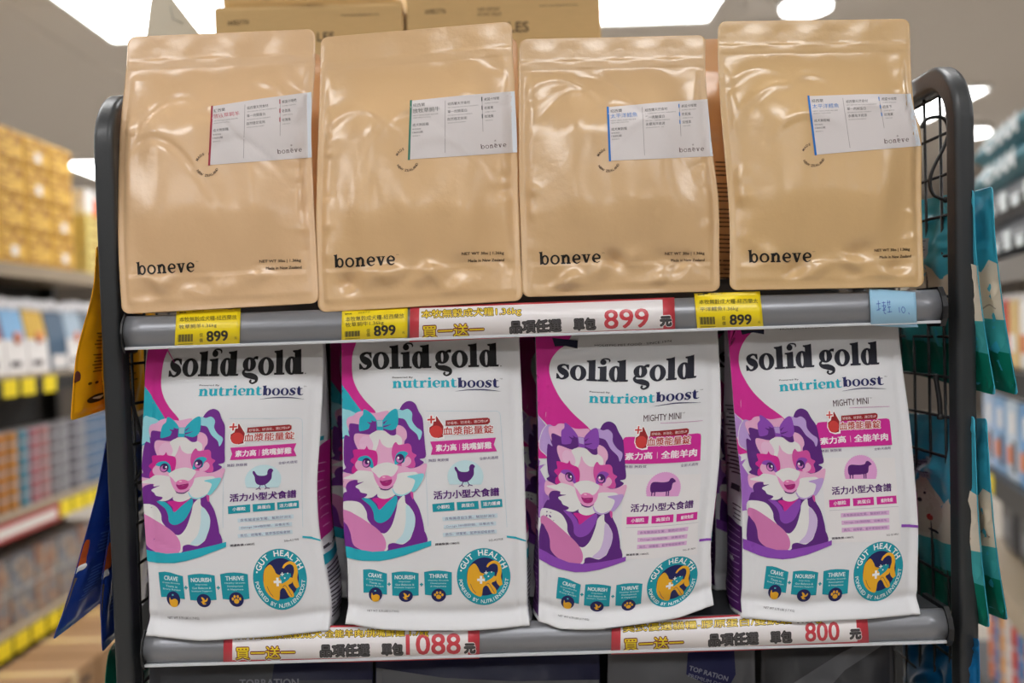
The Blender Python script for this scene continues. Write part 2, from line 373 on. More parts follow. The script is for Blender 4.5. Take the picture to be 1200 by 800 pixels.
def dog(a, B):
    C = (138, 72, 178) if B else CYA; LC = (184, 155, 214) if B else LCY; P = (90, 36, 122) if B else PUR
    a.part = 'dog_illustration'
    def sh(f, L, c, l, sm=True): a.poly(M(f, L), c, l, sm, n=4)
    if not B:
        sh(c6, [(60, 90), (160, 100), (142, 180), (137, 240), (143, 310), (165, 365), (200, 415), (257, 482), (190, 500), (110, 400), (60, 330)], MAG, 1)
        a.poly(M(c6, [(60, 310), (92, 345), (200, 490), (190, 560), (60, 620)]), C, 2)
        sh(cA, [(0, 125), (60, 118), (110, 130), (160, 170), (120, 260), (100, 350), (40, 372), (0, 372)], LC, 3)
    else:
        a.poly(M(e4, [(60, 20), (85, 35), (155, 105), (140, 200), (110, 262), (60, 262)]), (178, 140, 205), 2)
        a.poly(M(e4, [(60, 262), (108, 262), (140, 340), (215, 400), (130, 420), (60, 430)]), MAG, 2)
        sh(e4, [(160, 105), (200, 92), (262, 125), (300, 110), (280, 250), (230, 320), (190, 375), (130, 330), (122, 250), (132, 160)], LC, 3.2)
        a.stroke(M(e4, [(170, 98), (135, 150), (120, 250), (130, 330), (190, 375)]), .7, WHT, 3.6)
        a.poly(M(e4, [(60, 400), (125, 415), (150, 440), (145, 480), (200, 455), (160, 515), (215, 600), (262, 600), (215, 640), (272, 760), (272, 860), (200, 880), (200, 940), (60, 960)]), (160, 105, 195), 3)
        a.stroke(M(e4, [(125, 415), (150, 440), (145, 480), (195, 455), (158, 515), (215, 602), (262, 600), (215, 640), (270, 760), (270, 860), (198, 882), (198, 930)]), .8, WHT, 3.6, smooth=False)
    W = (lambda L: L) if not B else (lambda L: [tuple(W24(np.array([p[:2]]))[0])+tuple(p[2:]) for p in L])
    def sh(f, L, c, l, sm=True): a.poly(W(M(f, L)), c, l, sm, n=4)
    def st(f, L, w, c, l): a.stroke(W(M(f, L)), w, c, l)
    def el(f, x, y, rx, ry, c, l, n=16): a.poly(W([f(x+rx*math.cos(2*math.pi*k/n), y+ry*math.sin(2*math.pi*k/n)) for k in range(n)]), c, l)
    # body
    sh(cB, [(5, 250), (35, 165), (60, 150), (52, 110), (80, 68), (150, 52), (200, 100), (330, 120), (480, 170), (560, 180), (612, 140), (632, 210), (680, 300), (715, 430), (735, 560), (762, 590), (640, 640), (400, 680), (75, 640), (10, 560), (0, 400)], P, 4)
    sh(cB, [(608, 138), (625, 150), (630, 200), (622, 215), (606, 180)], MAG2, 4.3)
    sh(cB, [(0, 245), (100, 230), (180, 250), (230, 320), (242, 390), (300, 460), (350, 500), (400, 500), (450, 430), (485, 310), (500, 230), (552, 183), (562, 245), (600, 280), (640, 350), (642, 430), (600, 560), (540, 600), (450, 588), (415, 640), (400, 662), (380, 652), (300, 500), (100, 350), (0, 310)], WHT, 5)
    sh(cB, [(0, 312), (60, 310), (160, 360), (300, 450), (370, 520), (398, 590), (380, 655), (280, 668), (180, 645), (110, 590), (90, 500), (60, 430), (0, 380)], PNK2 if B else (214, 130, 185), 6)
    sh(cB, [(0, 392), (40, 410), (75, 470), (92, 560), (120, 620), (60, 640), (0, 610)], P, 6.5)
    sh(cB, [(568, 265), (615, 305), (643, 370), (640, 450), (610, 530), (565, 585), (480, 585), (540, 510), (565, 400)], (190, 220, 230) if not B else (200, 180, 218), 6)
    sh(cB, [(415, 640), (420, 600), (470, 588), (540, 600), (620, 540), (700, 460), (750, 580), (640, 640), (420, 660)], P, 6.2)
    sh(cB, [(185, 205), (260, 214), (310, 260), (340, 300), (400, 240), (482, 185), (490, 250), (440, 360), (390, 405), (340, 418), (300, 390), (290, 330), (260, 270)], C, 5.6)
    sh(cB, [(280, 216), (330, 203), (420, 208), (472, 183), (400, 250), (342, 305), (322, 258)], MAG, 6)
    sh(cB, [(325, 190), (345, 138), (460, 120), (482, 168), (425, 205), (370, 212)], WHT, 6.2)
    # band under the dog
    a.poly(W(M(cB, [(-40, 600), (70, 618)]))+W(M(cB, [(150, 641), (280, 663), (400, 656), (560, 622), (700, 590), (782, 568), (782, 610), (660, 655), (560, 692), (440, 725), (340, 742), (200, 740), (130, 730), (60, 712), (-40, 690)])), C, 7)
    # head
    sh(cA, [(95, 250), (190, 250), (250, 320), (350, 300), (520, 210), (562, 118), (600, 60), (655, 38), (708, 62), (740, 130), (778, 200), (788, 300), (800, 450), (808, 560), (752, 582), (790, 612), (735, 655), (690, 668), (300, 720), (130, 722), (30, 695), (60, 660), (40, 600), (45, 370), (92, 370), (80, 320)], P, 8)
    sh(cA, [(540, 115), (590, 125), (640, 112), (680, 150), (680, 220), (720, 280), (770, 320), (766, 370), (745, 402), (725, 350), (660, 290), (610, 210), (545, 190)], LC, 8.5)
    sh(cA, [(90, 320), (65, 250), (75, 195), (130, 175), (165, 145), (230, 130), (330, 150), (460, 130), (430, 210), (360, 220), (345, 290), (200, 260), (95, 250)], PINK, 8.5)
    sh(cA, [(145, 350), (180, 341), (290, 350), (350, 312), (415, 310), (480, 355), (528, 352), (535, 268), (590, 275), (626, 320), (630, 380), (605, 440), (625, 640), (700, 665), (812, 622), (806, 700), (770, 770), (640, 830), (420, 860), (200, 860), (30, 840), (20, 715), (130, 722), (210, 710), (200, 560), (150, 440), (138, 390)], PINK, 9)
    sh(cA, [(280, 362), (320, 330), (370, 315), (415, 311), (450, 340), (490, 357), (540, 352), (582, 385), (585, 440), (540, 448), (500, 470), (450, 474), (400, 440), (376, 392), (362, 450), (332, 518), (308, 500), (318, 450), (300, 400)], WHT, 10)
    sh(cA, [(195, 470), (190, 410), (230, 365), (290, 380), (320, 450), (308, 500), (260, 470), (230, 492)], (228, 185, 215), 9.5)
    sh(cA, [(130, 500), (180, 490), (238, 488), (258, 458), (275, 490), (340, 505), (360, 560), (352, 640), (318, 668), (240, 692), (200, 712), (122, 712), (122, 660), (140, 632), (106, 605), (115, 580), (138, 560)], MAG, 11)
    sh(cA, [(490, 520), (500, 460), (528, 422), (560, 450), (640, 435), (672, 460), (682, 518), (722, 545), (700, 580), (712, 630), (692, 664), (600, 650), (530, 632), (500, 580)], MAG2, 11)
    sh(cA, [(148, 640), (175, 590), (230, 580), (310, 650), (295, 685), (240, 695), (180, 692)], PINK, 12)
    sh(cA, [(172, 588), (200, 558), (260, 550), (308, 590), (322, 665), (290, 655), (240, 605), (205, 600)], C, 12.3)
    sh(cA, [(580, 640), (610, 590), (640, 558), (672, 590), (660, 630), (620, 652)], PINK, 12)
    sh(cA, [(518, 632), (528, 550), (560, 513), (610, 508), (642, 530), (620, 560), (605, 610), (560, 622)], C, 12.3)
    for x, y in ((255, 615), (567, 578)):
        el(cA, x, y, 41, 46, (62, 25, 92), 12.6); el(cA, x-4, y+6, 30, 32, (205, 120, 190), 12.9); el(cA, x+4, y-8, 20, 24, (62, 25, 92), 13.2)
        el(cA, x+(17 if x < 400 else -14), y-8, 9, 10, (245, 245, 245), 13.5, 10)
    # muzzle
    sh(cB, [(30, 40), (120, 0), (170, -30), (300, -10), (310, 60), (352, 128), (305, 185), (258, 205), (208, 200), (235, 172), (182, 158), (165, 130), (135, 105), (205, 68), (150, 74), (158, 50)], WHT, 12.5)
    sh(cB, [(35, 172), (62, 150), (54, 110), (80, 66), (148, 50), (158, 74), (208, 66), (138, 105), (168, 135), (185, 158), (238, 172), (208, 202), (100, 220)], P, 12.8)
    sh(cB, [(480, 30), (510, -5), (590, -15), (660, -10), (680, 50), (630, 110), (610, 148), (560, 180), (500, 176), (458, 130)], WHT, 12.5)
    sh(cB, [(575, 25), (640, 8), (718, 0), (692, 80), (640, 150), (612, 146), (632, 100), (640, 50)], (120, 205, 218) if not B else LC, 12.9)
    st(cB, [(452, 125, 8), (480, 170, 14), (540, 182, 12), (610, 145, 4)], 1, LC, 12.7)
    sh(cB, [(292, -45), (480, -45), (492, 0), (485, 50), (455, 100), (400, 130), (345, 112), (310, 60), (290, 0)], (226, 150, 200), 13)
    sh(cA, [(300, 680), (340, 645), (380, 625), (450, 612), (520, 630), (552, 655), (525, 715), (490, 745), (440, 738), (380, 760), (340, 720)], WHT, 13.4)
    el(cB, 396, 45, 54, 34, (222, 120, 180), 13.8); sh(cB, [(345, 55), (395, 70), (448, 52), (440, 85), (410, 102), (370, 98)], (165, 30, 115), 14)
    st(cB, [(350, 70, 9), (395, 62, 12), (448, 50, 8)], 1, (150, 30, 110), 14.1); el(cB, 380, 28, 14, 6, (240, 190, 215), 14.3, 8)
    st(cB, [(338, 110, 2), (370, 132, 10), (420, 132, 10), (462, 98, 2)], 1, (90, 30, 110), 14.3)
    # bow
    sh(cA, [(200, 322), (260, 285), (280, 240), (350, 225), (415, 240), (480, 280), (527, 320), (526, 355), (480, 357), (430, 318), (350, 312), (270, 345)], P, 14)
    sh(cA, [(228, 118), (270, 130), (325, 180), (348, 222), (300, 235), (285, 275), (270, 300), (205, 320), (186, 305), (190, 205), (222, 165)], C, 15)
    sh(cA, [(535, 112), (490, 125), (440, 172), (408, 222), (412, 285), (440, 302), (500, 310), (546, 265), (550, 170)], C, 15)
    st(cA, [(262, 235, 4), (290, 248, 16), (320, 262, 22)], 1, P, 15.5); st(cA, [(298, 218, 4), (320, 232, 12), (350, 250, 16)], 1, P, 15.5)
    st(cA, [(412, 248, 18), (430, 232, 10), (452, 215, 3)], 1, P, 15.5); st(cA, [(412, 278, 16), (445, 270, 12), (485, 255, 3)], 1, P, 15.5)
    a.poly(W(M(cA, [(346, 218), (412, 215), (412, 312), (352, 310)])), C, 16); a.poly(W(M(cA, [(352, 222), (406, 218), (404, 278), (358, 276)])), (150, 195, 208) if not B else LC, 16.5)
def badge(a, B):
    W = (lambda L: L) if not B else (lambda L: [tuple(W24(np.array([p[:2]]))[0])+tuple(p[2:]) for p in L])
    s0 = len(a.items); a.part = 'gut_health_badge'
    cx, cy = cS(855, 219); rx, ry = 31.4, 33.2
    a.ell(cx, cy, rx, ry, TEAL, 1, 48); a.ell(cx+1, cy, 21, 22.4, NAVY, 2, 36)
    a.poly(M(cS, [(782, 142), (800, 138), (820, 165), (834, 192), (870, 204), (910, 212), (938, 222), (928, 248), (905, 262), (932, 298), (936, 326), (908, 326), (878, 278), (852, 290), (840, 345), (800, 334), (770, 306), (752, 265), (750, 215), (758, 170)]), GOLD, 3, True, n=4)
    a.stroke(M(cS, [(876, 158, 12), (892, 138, 15), (922, 126, 18), (950, 142, 20), (958, 180, 24), (950, 218, 30), (954, 250, 34), (966, 275, 22)]), 1, GOLD, 3.2)
    a.stroke(M(cS, [(770, 265), (785, 300), (805, 325)]), .5, NAVY, 3.6); a.stroke(M(cS, [(868, 272), (885, 262), (905, 290), (925, 325)]), .5, NAVY, 3.6)
    a.stroke(M(cS, [(855, 222, 20), (885, 205, 32), (925, 200, 18)]), 1, TEAL, 3.8); a.stroke(M(cS, [(860, 245, 18), (900, 215, 30), (922, 198, 12)]), 1, TEAL, 3.8)
    for x, y, r, wd in ((838, 240, 25, 15), (870, 195, 12, 5), (885, 218, 5, 5), (905, 190, 4, 4)):
        a.stroke(M(cS, [(x-r, y), (x+r, y)]), wd/5.45, (235, 235, 235), 4.2); a.stroke(M(cS, [(x, y-r), (x, y+r)]), wd/5.45, (235, 235, 235), 4.25)
    a.arc('GUT HEALTH', cx, cy, 23.4, 198, 340, 7.0, (235, 238, 238), 2.5, ry=25)
    a.arc('POWERED BY NUTRIENTBOOST', cx, cy, 29.4, 174, 4, 4.4, (225, 235, 238), 2.5, inside=True, off=.01, ry=31)
    a.ell(cx-26.5, cy-7, 1.1, 1.1, (235, 235, 235), 2.5, 8); a.ell(cx+26.5, cy-12, 1.1, 1.1, (235, 235, 235), 2.5, 8)
    a.part = 'claim_shields'
    for L, t, tp, ls, c in (([(85, 175), (125, 172), (160, 177), (200, 190), (238, 200), (238, 335), (200, 330), (165, 320), (88, 322)], 'CRAVE', ((118, 220), (203, 230)), ('Crave-Worthy', 'Taste in', 'Every Recipe'), (165, 333, 43, 45)),
                            ([(268, 195), (310, 188), (350, 186), (400, 190), (440, 198), (440, 340), (350, 345), (272, 340)], 'NOURISH', ((288, 236), (415, 236)), ('Improves', 'Gut Balance &', 'Immune Support'), (358, 343, 45, 38)),
                            ([(475, 190), (520, 182), (565, 180), (610, 184), (652, 192), (652, 335), (570, 345), (480, 335)], 'THRIVE', ((508, 228), (625, 228)), ('Healthy Growth', 'Development', '& Happiness'), (568, 338, 47, 42))):
        a.poly(M(cS, L), TEAL, 1); a.text(t, cS(*tp[0]), cS(*tp[1]), 4.6, (225, 235, 238), 2, off=.02)
        mx = (tp[0][0]+tp[1][0])/2
        for i, q in enumerate(ls): a.text(q, cS(mx-4.6*len(q), tp[0][1]+22+i*19), cS(mx+4.6*len(q), tp[1][1]+22+i*19), 2.2, (205, 228, 232), 2)
        x, y = cS(c[0], c[1]); a.ell(x, y, c[2]/5.4545, c[3]/5.4545, NAVY, 3, 24)
    a.poly(M(cS, [(142, 322), (150, 338), (168, 332), (182, 335), (192, 348), (182, 375), (150, 376), (138, 350)]), GOLD, 4, True)
    a.ell(*cS(163, 310), 1.2, .9, (90, 190, 205), 4, 8)
    a.stroke(M(cS, [(345, 325, 6), (358, 342, 16), (352, 360, 10), (370, 362, 6)]), 1, GOLD, 4); a.stroke(M(cS, [(340, 352, 5), (372, 345, 9), (382, 330, 6)]), 1, GOLD, 4)
    a.ell(*cS(568, 348), 3.1, 2.6, GOLD, 4, 12)
    for x, y in ((545, 335), (558, 322), (578, 322), (592, 335)): a.ell(*cS(x, y), 1.35, 1.7, GOLD, 4, 10)
    for x, y in ((252, 268), (458, 270)):
        a.stroke(M(cS, [(x-11, y), (x+11, y)]), 1.5, TEAL, 1); a.stroke(M(cS, [(x, y-11), (x, y+11)]), 1.5, TEAL, 1.1)
    a.part = 'net_weight_text'
    a.text('NET WT 3.75 LBS (1.7 KG)', cS(112, 448), cS(313, 452), 3.2, (60, 58, 66), 1)
    if B:
        for i in range(s0, len(a.items)):
            p, c, l, V, F = a.items[i]; a.items[i] = (p, c, l, W24(V), F)
def droplet(a, f):      # red drop, plus, pill and the five big characters
    RD, RD2 = (150, 34, 40), (205, 62, 60)
    a.poly(M(f, [(122, 125), (150, 165), (200, 235), (200, 350), (140, 358), (80, 340), (48, 290), (50, 240), (82, 215), (90, 190)]), (240, 238, 238), 4)
    a.poly(M(f, [(125, 138), (190, 235), (185, 335), (140, 345), (90, 330), (58, 290), (58, 245), (90, 225), (97, 190)]), RD, 4.3)
    x, y = f(122, 285); rr = f(182, 285)[0]-x; ry = f(122, 343)[1]-y; a.ell(x, y, rr, ry, RD2, 4.6, 20)
    for wd, c, l in ((36, (240, 238, 238), 4.8), (16, RD2, 5)):
        k = (f(100, 0)[0]-f(0, 0)[0])/100; r = 36+(wd > 20)*8
        a.stroke(M(f, [(75-r, 174), (75+r, 170)]), wd*k, c, l); a.stroke(M(f, [(75, 172-r), (75, 172+r)]), wd*k, c, l)
    a.poly(M(f, [(210, 180), (600, 153), (622, 165), (624, 196), (604, 214), (210, 230)]), RD, 4)
    a.text('好吸收、好消化、適口性UP', f(226, 220), f(606, 196), (f(0, 27)[1]-f(0, 0)[1]), (240, 225, 225), 5, off=.01)
    h = f(0, 76)[1]-f(0, 0)[1]
    a.text('血漿能量錠', f(190, 318), f(655, 298), h, (240, 238, 238), 4.9, off=.09); a.text('血漿能量錠', f(190, 318), f(655, 298), h, (178, 44, 44), 5.4, off=.02)
def art_A():
    a = Art(); dog(a, False); a.part = 'brand_lettering'
    serif(a, 'solid', cL(65, 287), cL(577, 277), 19.6, INKB, 1, S=.41, T=.12, gap=-.01); serif(a, 'gold', cL(600, 277), cL(1050, 266), 19.6, INKB, 1, S=.41, T=.12, gap=-.01)
    a.ell(*cL(1061, 262), .7, .7, INKB, 1, 8)
    a.part = 'brand_tagline'
    serif(a, 'nutrient', cL(300, 418), cL(755, 411), 8.3, CYA, 1, S=.36); serif(a, 'boost', cL(757, 414), cL(1050, 412), 8.3, (34, 36, 92), 1)
    a.text('Powered By', cL(300, 352), cL(443, 350), 2.3, INKB, 1, off=.02); a.text('TM', cL(1052, 356), cL(1072, 356), 1.3, INKB, 1)
    a.stroke([(x, y, q/6) for (x, y), q in zip(M(cL, [(742, 441), (820, 431), (900, 428), (980, 431), (1060, 441)]), (1, 5, 7, 5, 1))], 1, (34, 36, 92), 1)
    a.part = 'info_panel'
    a.stroke(M(c3, [(25, 92), (690, 92), (716, 108), (722, 140)]), .35, (170, 200, 215), 1, smooth=False)
    a.stroke(M(c3, [(722, 140), (745, 500), (762, 800), (785, 1180)]), .35, (170, 200, 215), 1); a.stroke(M(c3, [(22, 540), (45, 1170)]), .35, (170, 200, 215), 1)
    droplet(a, c3)
    a.poly(M(c3, [(65, 378), (680, 340), (660, 405), (690, 468), (72, 502), (88, 440)]), (205, 50, 150), 2)
    w_ = (238, 232, 236)
    a.text('素力高', c3(120, 470), c3(312, 460), 7.8, w_, 3, off=.03); a.stroke(M(c3, [(341, 398), (341, 460)]), .4, w_, 3); a.text('挑嘴鮮雞', c3(366, 458), c3(640, 442), 7.9, w_, 3, off=.03)
    V = (92, 78, 128)
    a.text('無穀 無麩質', c3(50, 570), c3(240, 562), 3.6, V, 3); a.text('全齡犬適用', c3(526, 552), c3(700, 540), 3.6, V, 3)
    pts = [(395+165*(1+.03*(k % 2))*math.cos(t), 705+150*(1+.03*(k % 2))*math.sin(t)) for k, t in enumerate(np.linspace(R(150), R(390), 61))]
    a.poly(M(c3, pts), (192, 222, 230), 2)
    P = (88, 36, 118)
    a.poly(M(c3, [(295, 618), (310, 615), (340, 655), (395, 662), (428, 650), (430, 620), (443, 594), (465, 590), (484, 610), (474, 632), (472, 690), (440, 735), (400, 757), (350, 750), (325, 720), (315, 670), (297, 640)]), P, 3, True, n=3)
    for L in ([(378, 745), (362, 785), (335, 800)], [(362, 785), (380, 800)], [(412, 745), (430, 782), (462, 790)], [(430, 782), (418, 798)]): a.stroke(M(c3, L), 1, P, 3, smooth=False)
    a.text('活力小型犬食譜', c4(68, 160), c4(680, 124), 9.6, P, 3, off=.03)
    for L, t, q in (([(52, 203), (258, 185), (262, 262), (58, 278)], '小顆粒', ((97, 250), (218, 243))), ([(280, 185), (483, 172), (488, 247), (287, 260)], '高蛋白', ((328, 235), (443, 227))), ([(505, 170), (705, 155), (711, 228), (512, 242)], '活力護膚', ((530, 221), (690, 210)))):
        a.poly(M(c4, L), TEAL, 2); a.text(t, c4(*q[0]), c4(*q[1]), 4.4, w_, 3, off=.02)
    for L, t in (([(145, 325), (662, 290), (664, 330), (150, 362)], '含有腸道益生菌、幫助好消化'), ([(160, 400), (650, 365), (650, 402), (160, 436)], 'Omega-3&6脂肪酸、滋養皮毛'), ([(150, 475), (655, 441), (657, 476), (155, 510)], '南瓜、胡蘿蔔、藍莓等超級食物')):
        a.poly(M(c4, L), (200, 218, 228), 2); a.text(t, c4(L[3][0]+22, L[3][1]-8), c4(L[2][0]-22, L[2][1]-6), 3.4, V, 3)
    a.text('建議售價:1380元', c4(80, 592), c4(308, 578), 2.8, (50, 45, 60), 3, off=.02); a.text('SG-A2708', c4(582, 553), c4(715, 539), 2.3, (50, 45, 60), 3)
    a.part = 'teal_swoosh'
    a.poly(M(c4, [(750, 498), (830, 508), (935, 543), (935, 556), (830, 528), (750, 517)]), CYA, 1)
    badge(a, False); return a
def art_B():
    a = Art(); a.part = 'dog_illustration'
    a.poly(M(k4, [(20, -70), (210, -70), (185, 30), (150, 75), (122, 130), (114, 190), (130, 255), (180, 340), (250, 412), (360, 508), (190, 520), (90, 460), (20, 380)]), MAG, 1, True)
    dog(a, True); a.part = 'brand_lettering'; D = (24, 25, 40)
    serif(a, 'solid', k4(152, 243), k4(510, 222), 19.2, D, 1, S=.41, T=.12, gap=-.01); serif(a, 'gold', k4(532, 222), k4(848, 208), 19.2, D, 1, S=.41, T=.12, gap=-.01)
    a.poly(M(k4, [(115, 0), (245, 0), (245, 52), (188, 42), (132, 54)]), (28, 32, 60), 2)
    a.text('HOLISTIC PET FOOD · SINCE 1974', k4(330, 30), k4(715, 8), 2.6, D, 1)
    a.part = 'brand_tagline'
    serif(a, 'nutrient', k4(327, 350), k4(652, 328), 8.1, CYA, 1); serif(a, 'boost', k4(655, 326), k4(868, 314), 8.3, (34, 36, 92), 1)
    a.text('Powered By', k4(325, 297), k4(425, 292), 2.2, D, 1, off=.02); a.text('TM', k4(870, 275), k4(884, 274), 1.3, D, 1)
    a.stroke([(x, y, q) for (x, y), q in zip(M(k4, [(652, 348), (710, 338), (770, 332), (880, 335)]), (.2, .9, 1.1, .2))], 1, (34, 36, 92), 1)
    a.text('MIGHTY MINI', k4(606, 428), k4(790, 413), 7.6, (70, 40, 52), 1); a.text('TM', k4(793, 386), k4(806, 385), 1.2, D, 1)
    a.stroke(M(k4, [(690, 434), (898, 427)]), .5, (200, 130, 185), 1)
    a.part = 'info_panel'; MG = (205, 42, 150); w_ = (238, 232, 236); V = (92, 60, 118); P = (82, 30, 108)
    a.poly(M(d4, [(540, -60), (925, -62), (958, 372), (578, 382)]), (226, 224, 226), 1.0)
    a.poly(M(k4, [(517, 525), (524, 512), (545, 508), (880, 489), (895, 493), (900, 505), (912, 627), (532, 645)]), MG, 2)
    droplet(a, lambda X, Y: k4(638+(X-190)*.456, 550+(Y-318)*.54))
    a.text('素力高', k4(540, 626), k4(672, 614), 8, w_, 3, off=.03); a.stroke(M(k4, [(694, 580), (697, 612)]), .4, w_, 3); a.text('全能羊肉', k4(716, 613), k4(890, 603), 8.6, w_, 3, off=.03)
    a.text('無穀 無麩質', k4(543, 667), k4(650, 661), 3.3, V, 3); a.text('全齡犬適用', k4(818, 656), k4(903, 650), 3.3, V, 3)
    pts = [(748+83*(1+.05*(k % 2))*math.cos(t), 768+86*(1+.05*(k % 2))*math.sin(t)) for k, t in enumerate(np.linspace(R(155), R(385), 61))]
    a.poly(M(k4, pts), (222, 160, 212), 2)
    a.poly(M(k4, [(682, 765), (684, 740), (700, 730), (740, 732), (768, 727), (775, 714), (788, 711), (805, 728), (790, 738), (786, 770), (760, 780), (715, 782), (690, 784)]), P, 3, True, n=3)
    for x in (693, 707, 765, 775): a.stroke(M(k4, [(x, 770), (x+1, 802)]), 1.3, P, 3)
    a.text('活力小型犬食譜', d4(600, 132), d4(908, 112), 9.2, P, 3, off=.03)
    for L, t in (([(583, 158), (693, 150), (693, 190), (586, 197)], '小顆粒'), ([(707, 150), (815, 142), (818, 184), (710, 190)], '高蛋白'), ([(830, 142), (933, 135), (936, 176), (833, 182)], '維持免疫')):
        a.poly(M(d4, L), MG, 2); a.text(t, d4(L[3][0]+22, L[3][1]-10), d4(L[2][0]-20, L[2][1]-10), 4.6, w_, 3, off=.02)
    a.stroke(M(d4, [(585, 213), (945, 192)]), .4, (170, 165, 180), 3)
    for L, t in (([(645, 227), (897, 212), (897, 235), (645, 250)], '含有腸道益生菌、幫助好消化'), ([(648, 266), (897, 252), (897, 275), (650, 288)], 'Omega-3&6脂肪酸、滋養皮毛'), ([(650, 303), (898, 289), (898, 312), (650, 327)], '南瓜、胡蘿蔔、藍莓等超級食物')):
        a.poly(M(d4, L), (216, 176, 214), 2); a.text(t, d4(L[3][0]+12, L[3][1]-5), d4(L[2][0]-12, L[2][1]-5), 3, (122, 78, 150), 3)
    a.text('建議售價:1380元', d4(598, 364), d4(712, 357), 2.6, (50, 40, 60), 3, off=.02); a.text('SG-B1801', d4(883, 346), d4(945, 340), 2.2, (50, 40, 60), 3)
    a.part = 'purple_swoosh'
    a.poly(M(d4, [(960, 285), (1000, 285), (1060, 291), (1060, 304), (1000, 299), (960, 300)]), (138, 72, 178), 1)
    badge(a, True); return a
LM = {  # the same printed landmarks on each of the four bags
 1: [(160, 225, 0), (853, 92, 0), (335, 333, 0), (875, 322, 0), (235, 500, 0), (143, 697, 0), (322, 680, 0), (218, 25, 1), (190, 172, 1), (430, 332, 1), (715, 497, 1), (190, 462, 1), (488, 590, 1), (775, 80, 1), (470, 87, 1), (150, 685, 1), (418, 405, 0), (60, 770, 1), (950, 745, 1)],
 2: [(172, 265, 0), (848, 140, 0), (338, 357, 0), (865, 353, 0), (273, 522, 0), (208, 722, 0), (373, 703, 0), (305, 52, 1), (272, 193, 1), (525, 352, 1), (787, 527, 1), (252, 497, 1), (563, 618, 1), (850, 115, 1), (555, 125, 1), (205, 705, 1), (430, 422, 0), (110, 755, 1), (1010, 750, 1)],
 3: [(135, 283, 0), (862, 155, 0), (318, 400, 0), (875, 395, 0), (272, 632, 0), (190, 42, 1), (337, 35, 1), (270, 125, 1), (250, 248, 1), (440, 400, 1), (685, 552, 1), (175, 520, 1), (472, 642, 1), (760, 165, 1), (490, 175, 1), (120, 705, 1), (435, 518, 0), (40, 700, 1), (858, 635, 1)],
 4: [(152, 243, 0), (830, 88, 0), (327, 350, 0), (865, 315, 0), (318, 557, 0), (278, 745, 0), (435, 725, 0), (378, 68, 1), (370, 215, 1), (585, 385, 1), (855, 537, 1), (293, 505, 1), (630, 642, 1), (895, 95, 1), (612, 112, 1), (220, 738, 1), (450, 460, 0), (135, 760, 1), (1045, 740, 1)]}
FR = {1: ((160, 390, 4.446), (160, 560, 4.2125)), 2: ((380, 370, 4.212), (380, 550, 4.212)), 3: ((620, 380, 4.444), (620, 550, 4.0)), 4: ((840, 380, 4.444), (840, 550, 4.444))}
LP = {k: np.array([(FR[k][g][0]+x/FR[k][g][2], FR[k][g][1]+y/FR[k][g][2]) for x, y, g in v]) for k, v in LM.items()}
def warp_fn(i, j):
    A = LP[i]; m = A.mean(0)
    def basis(P):
        q = (P-m)/100; x, y = q[:, 0], q[:, 1]; return np.stack([np.ones_like(x), x, y, x*y, x*x, y*y, y**3, x*y*y], -1)
    C = np.linalg.lstsq(basis(A), LP[j], rcond=None)[0]
    return lambda P: basis(np.asarray(P, float)[:, :2])@C
W24, W21, W43 = warp_fn(2, 4), warp_fn(2, 1), warp_fn(4, 3)
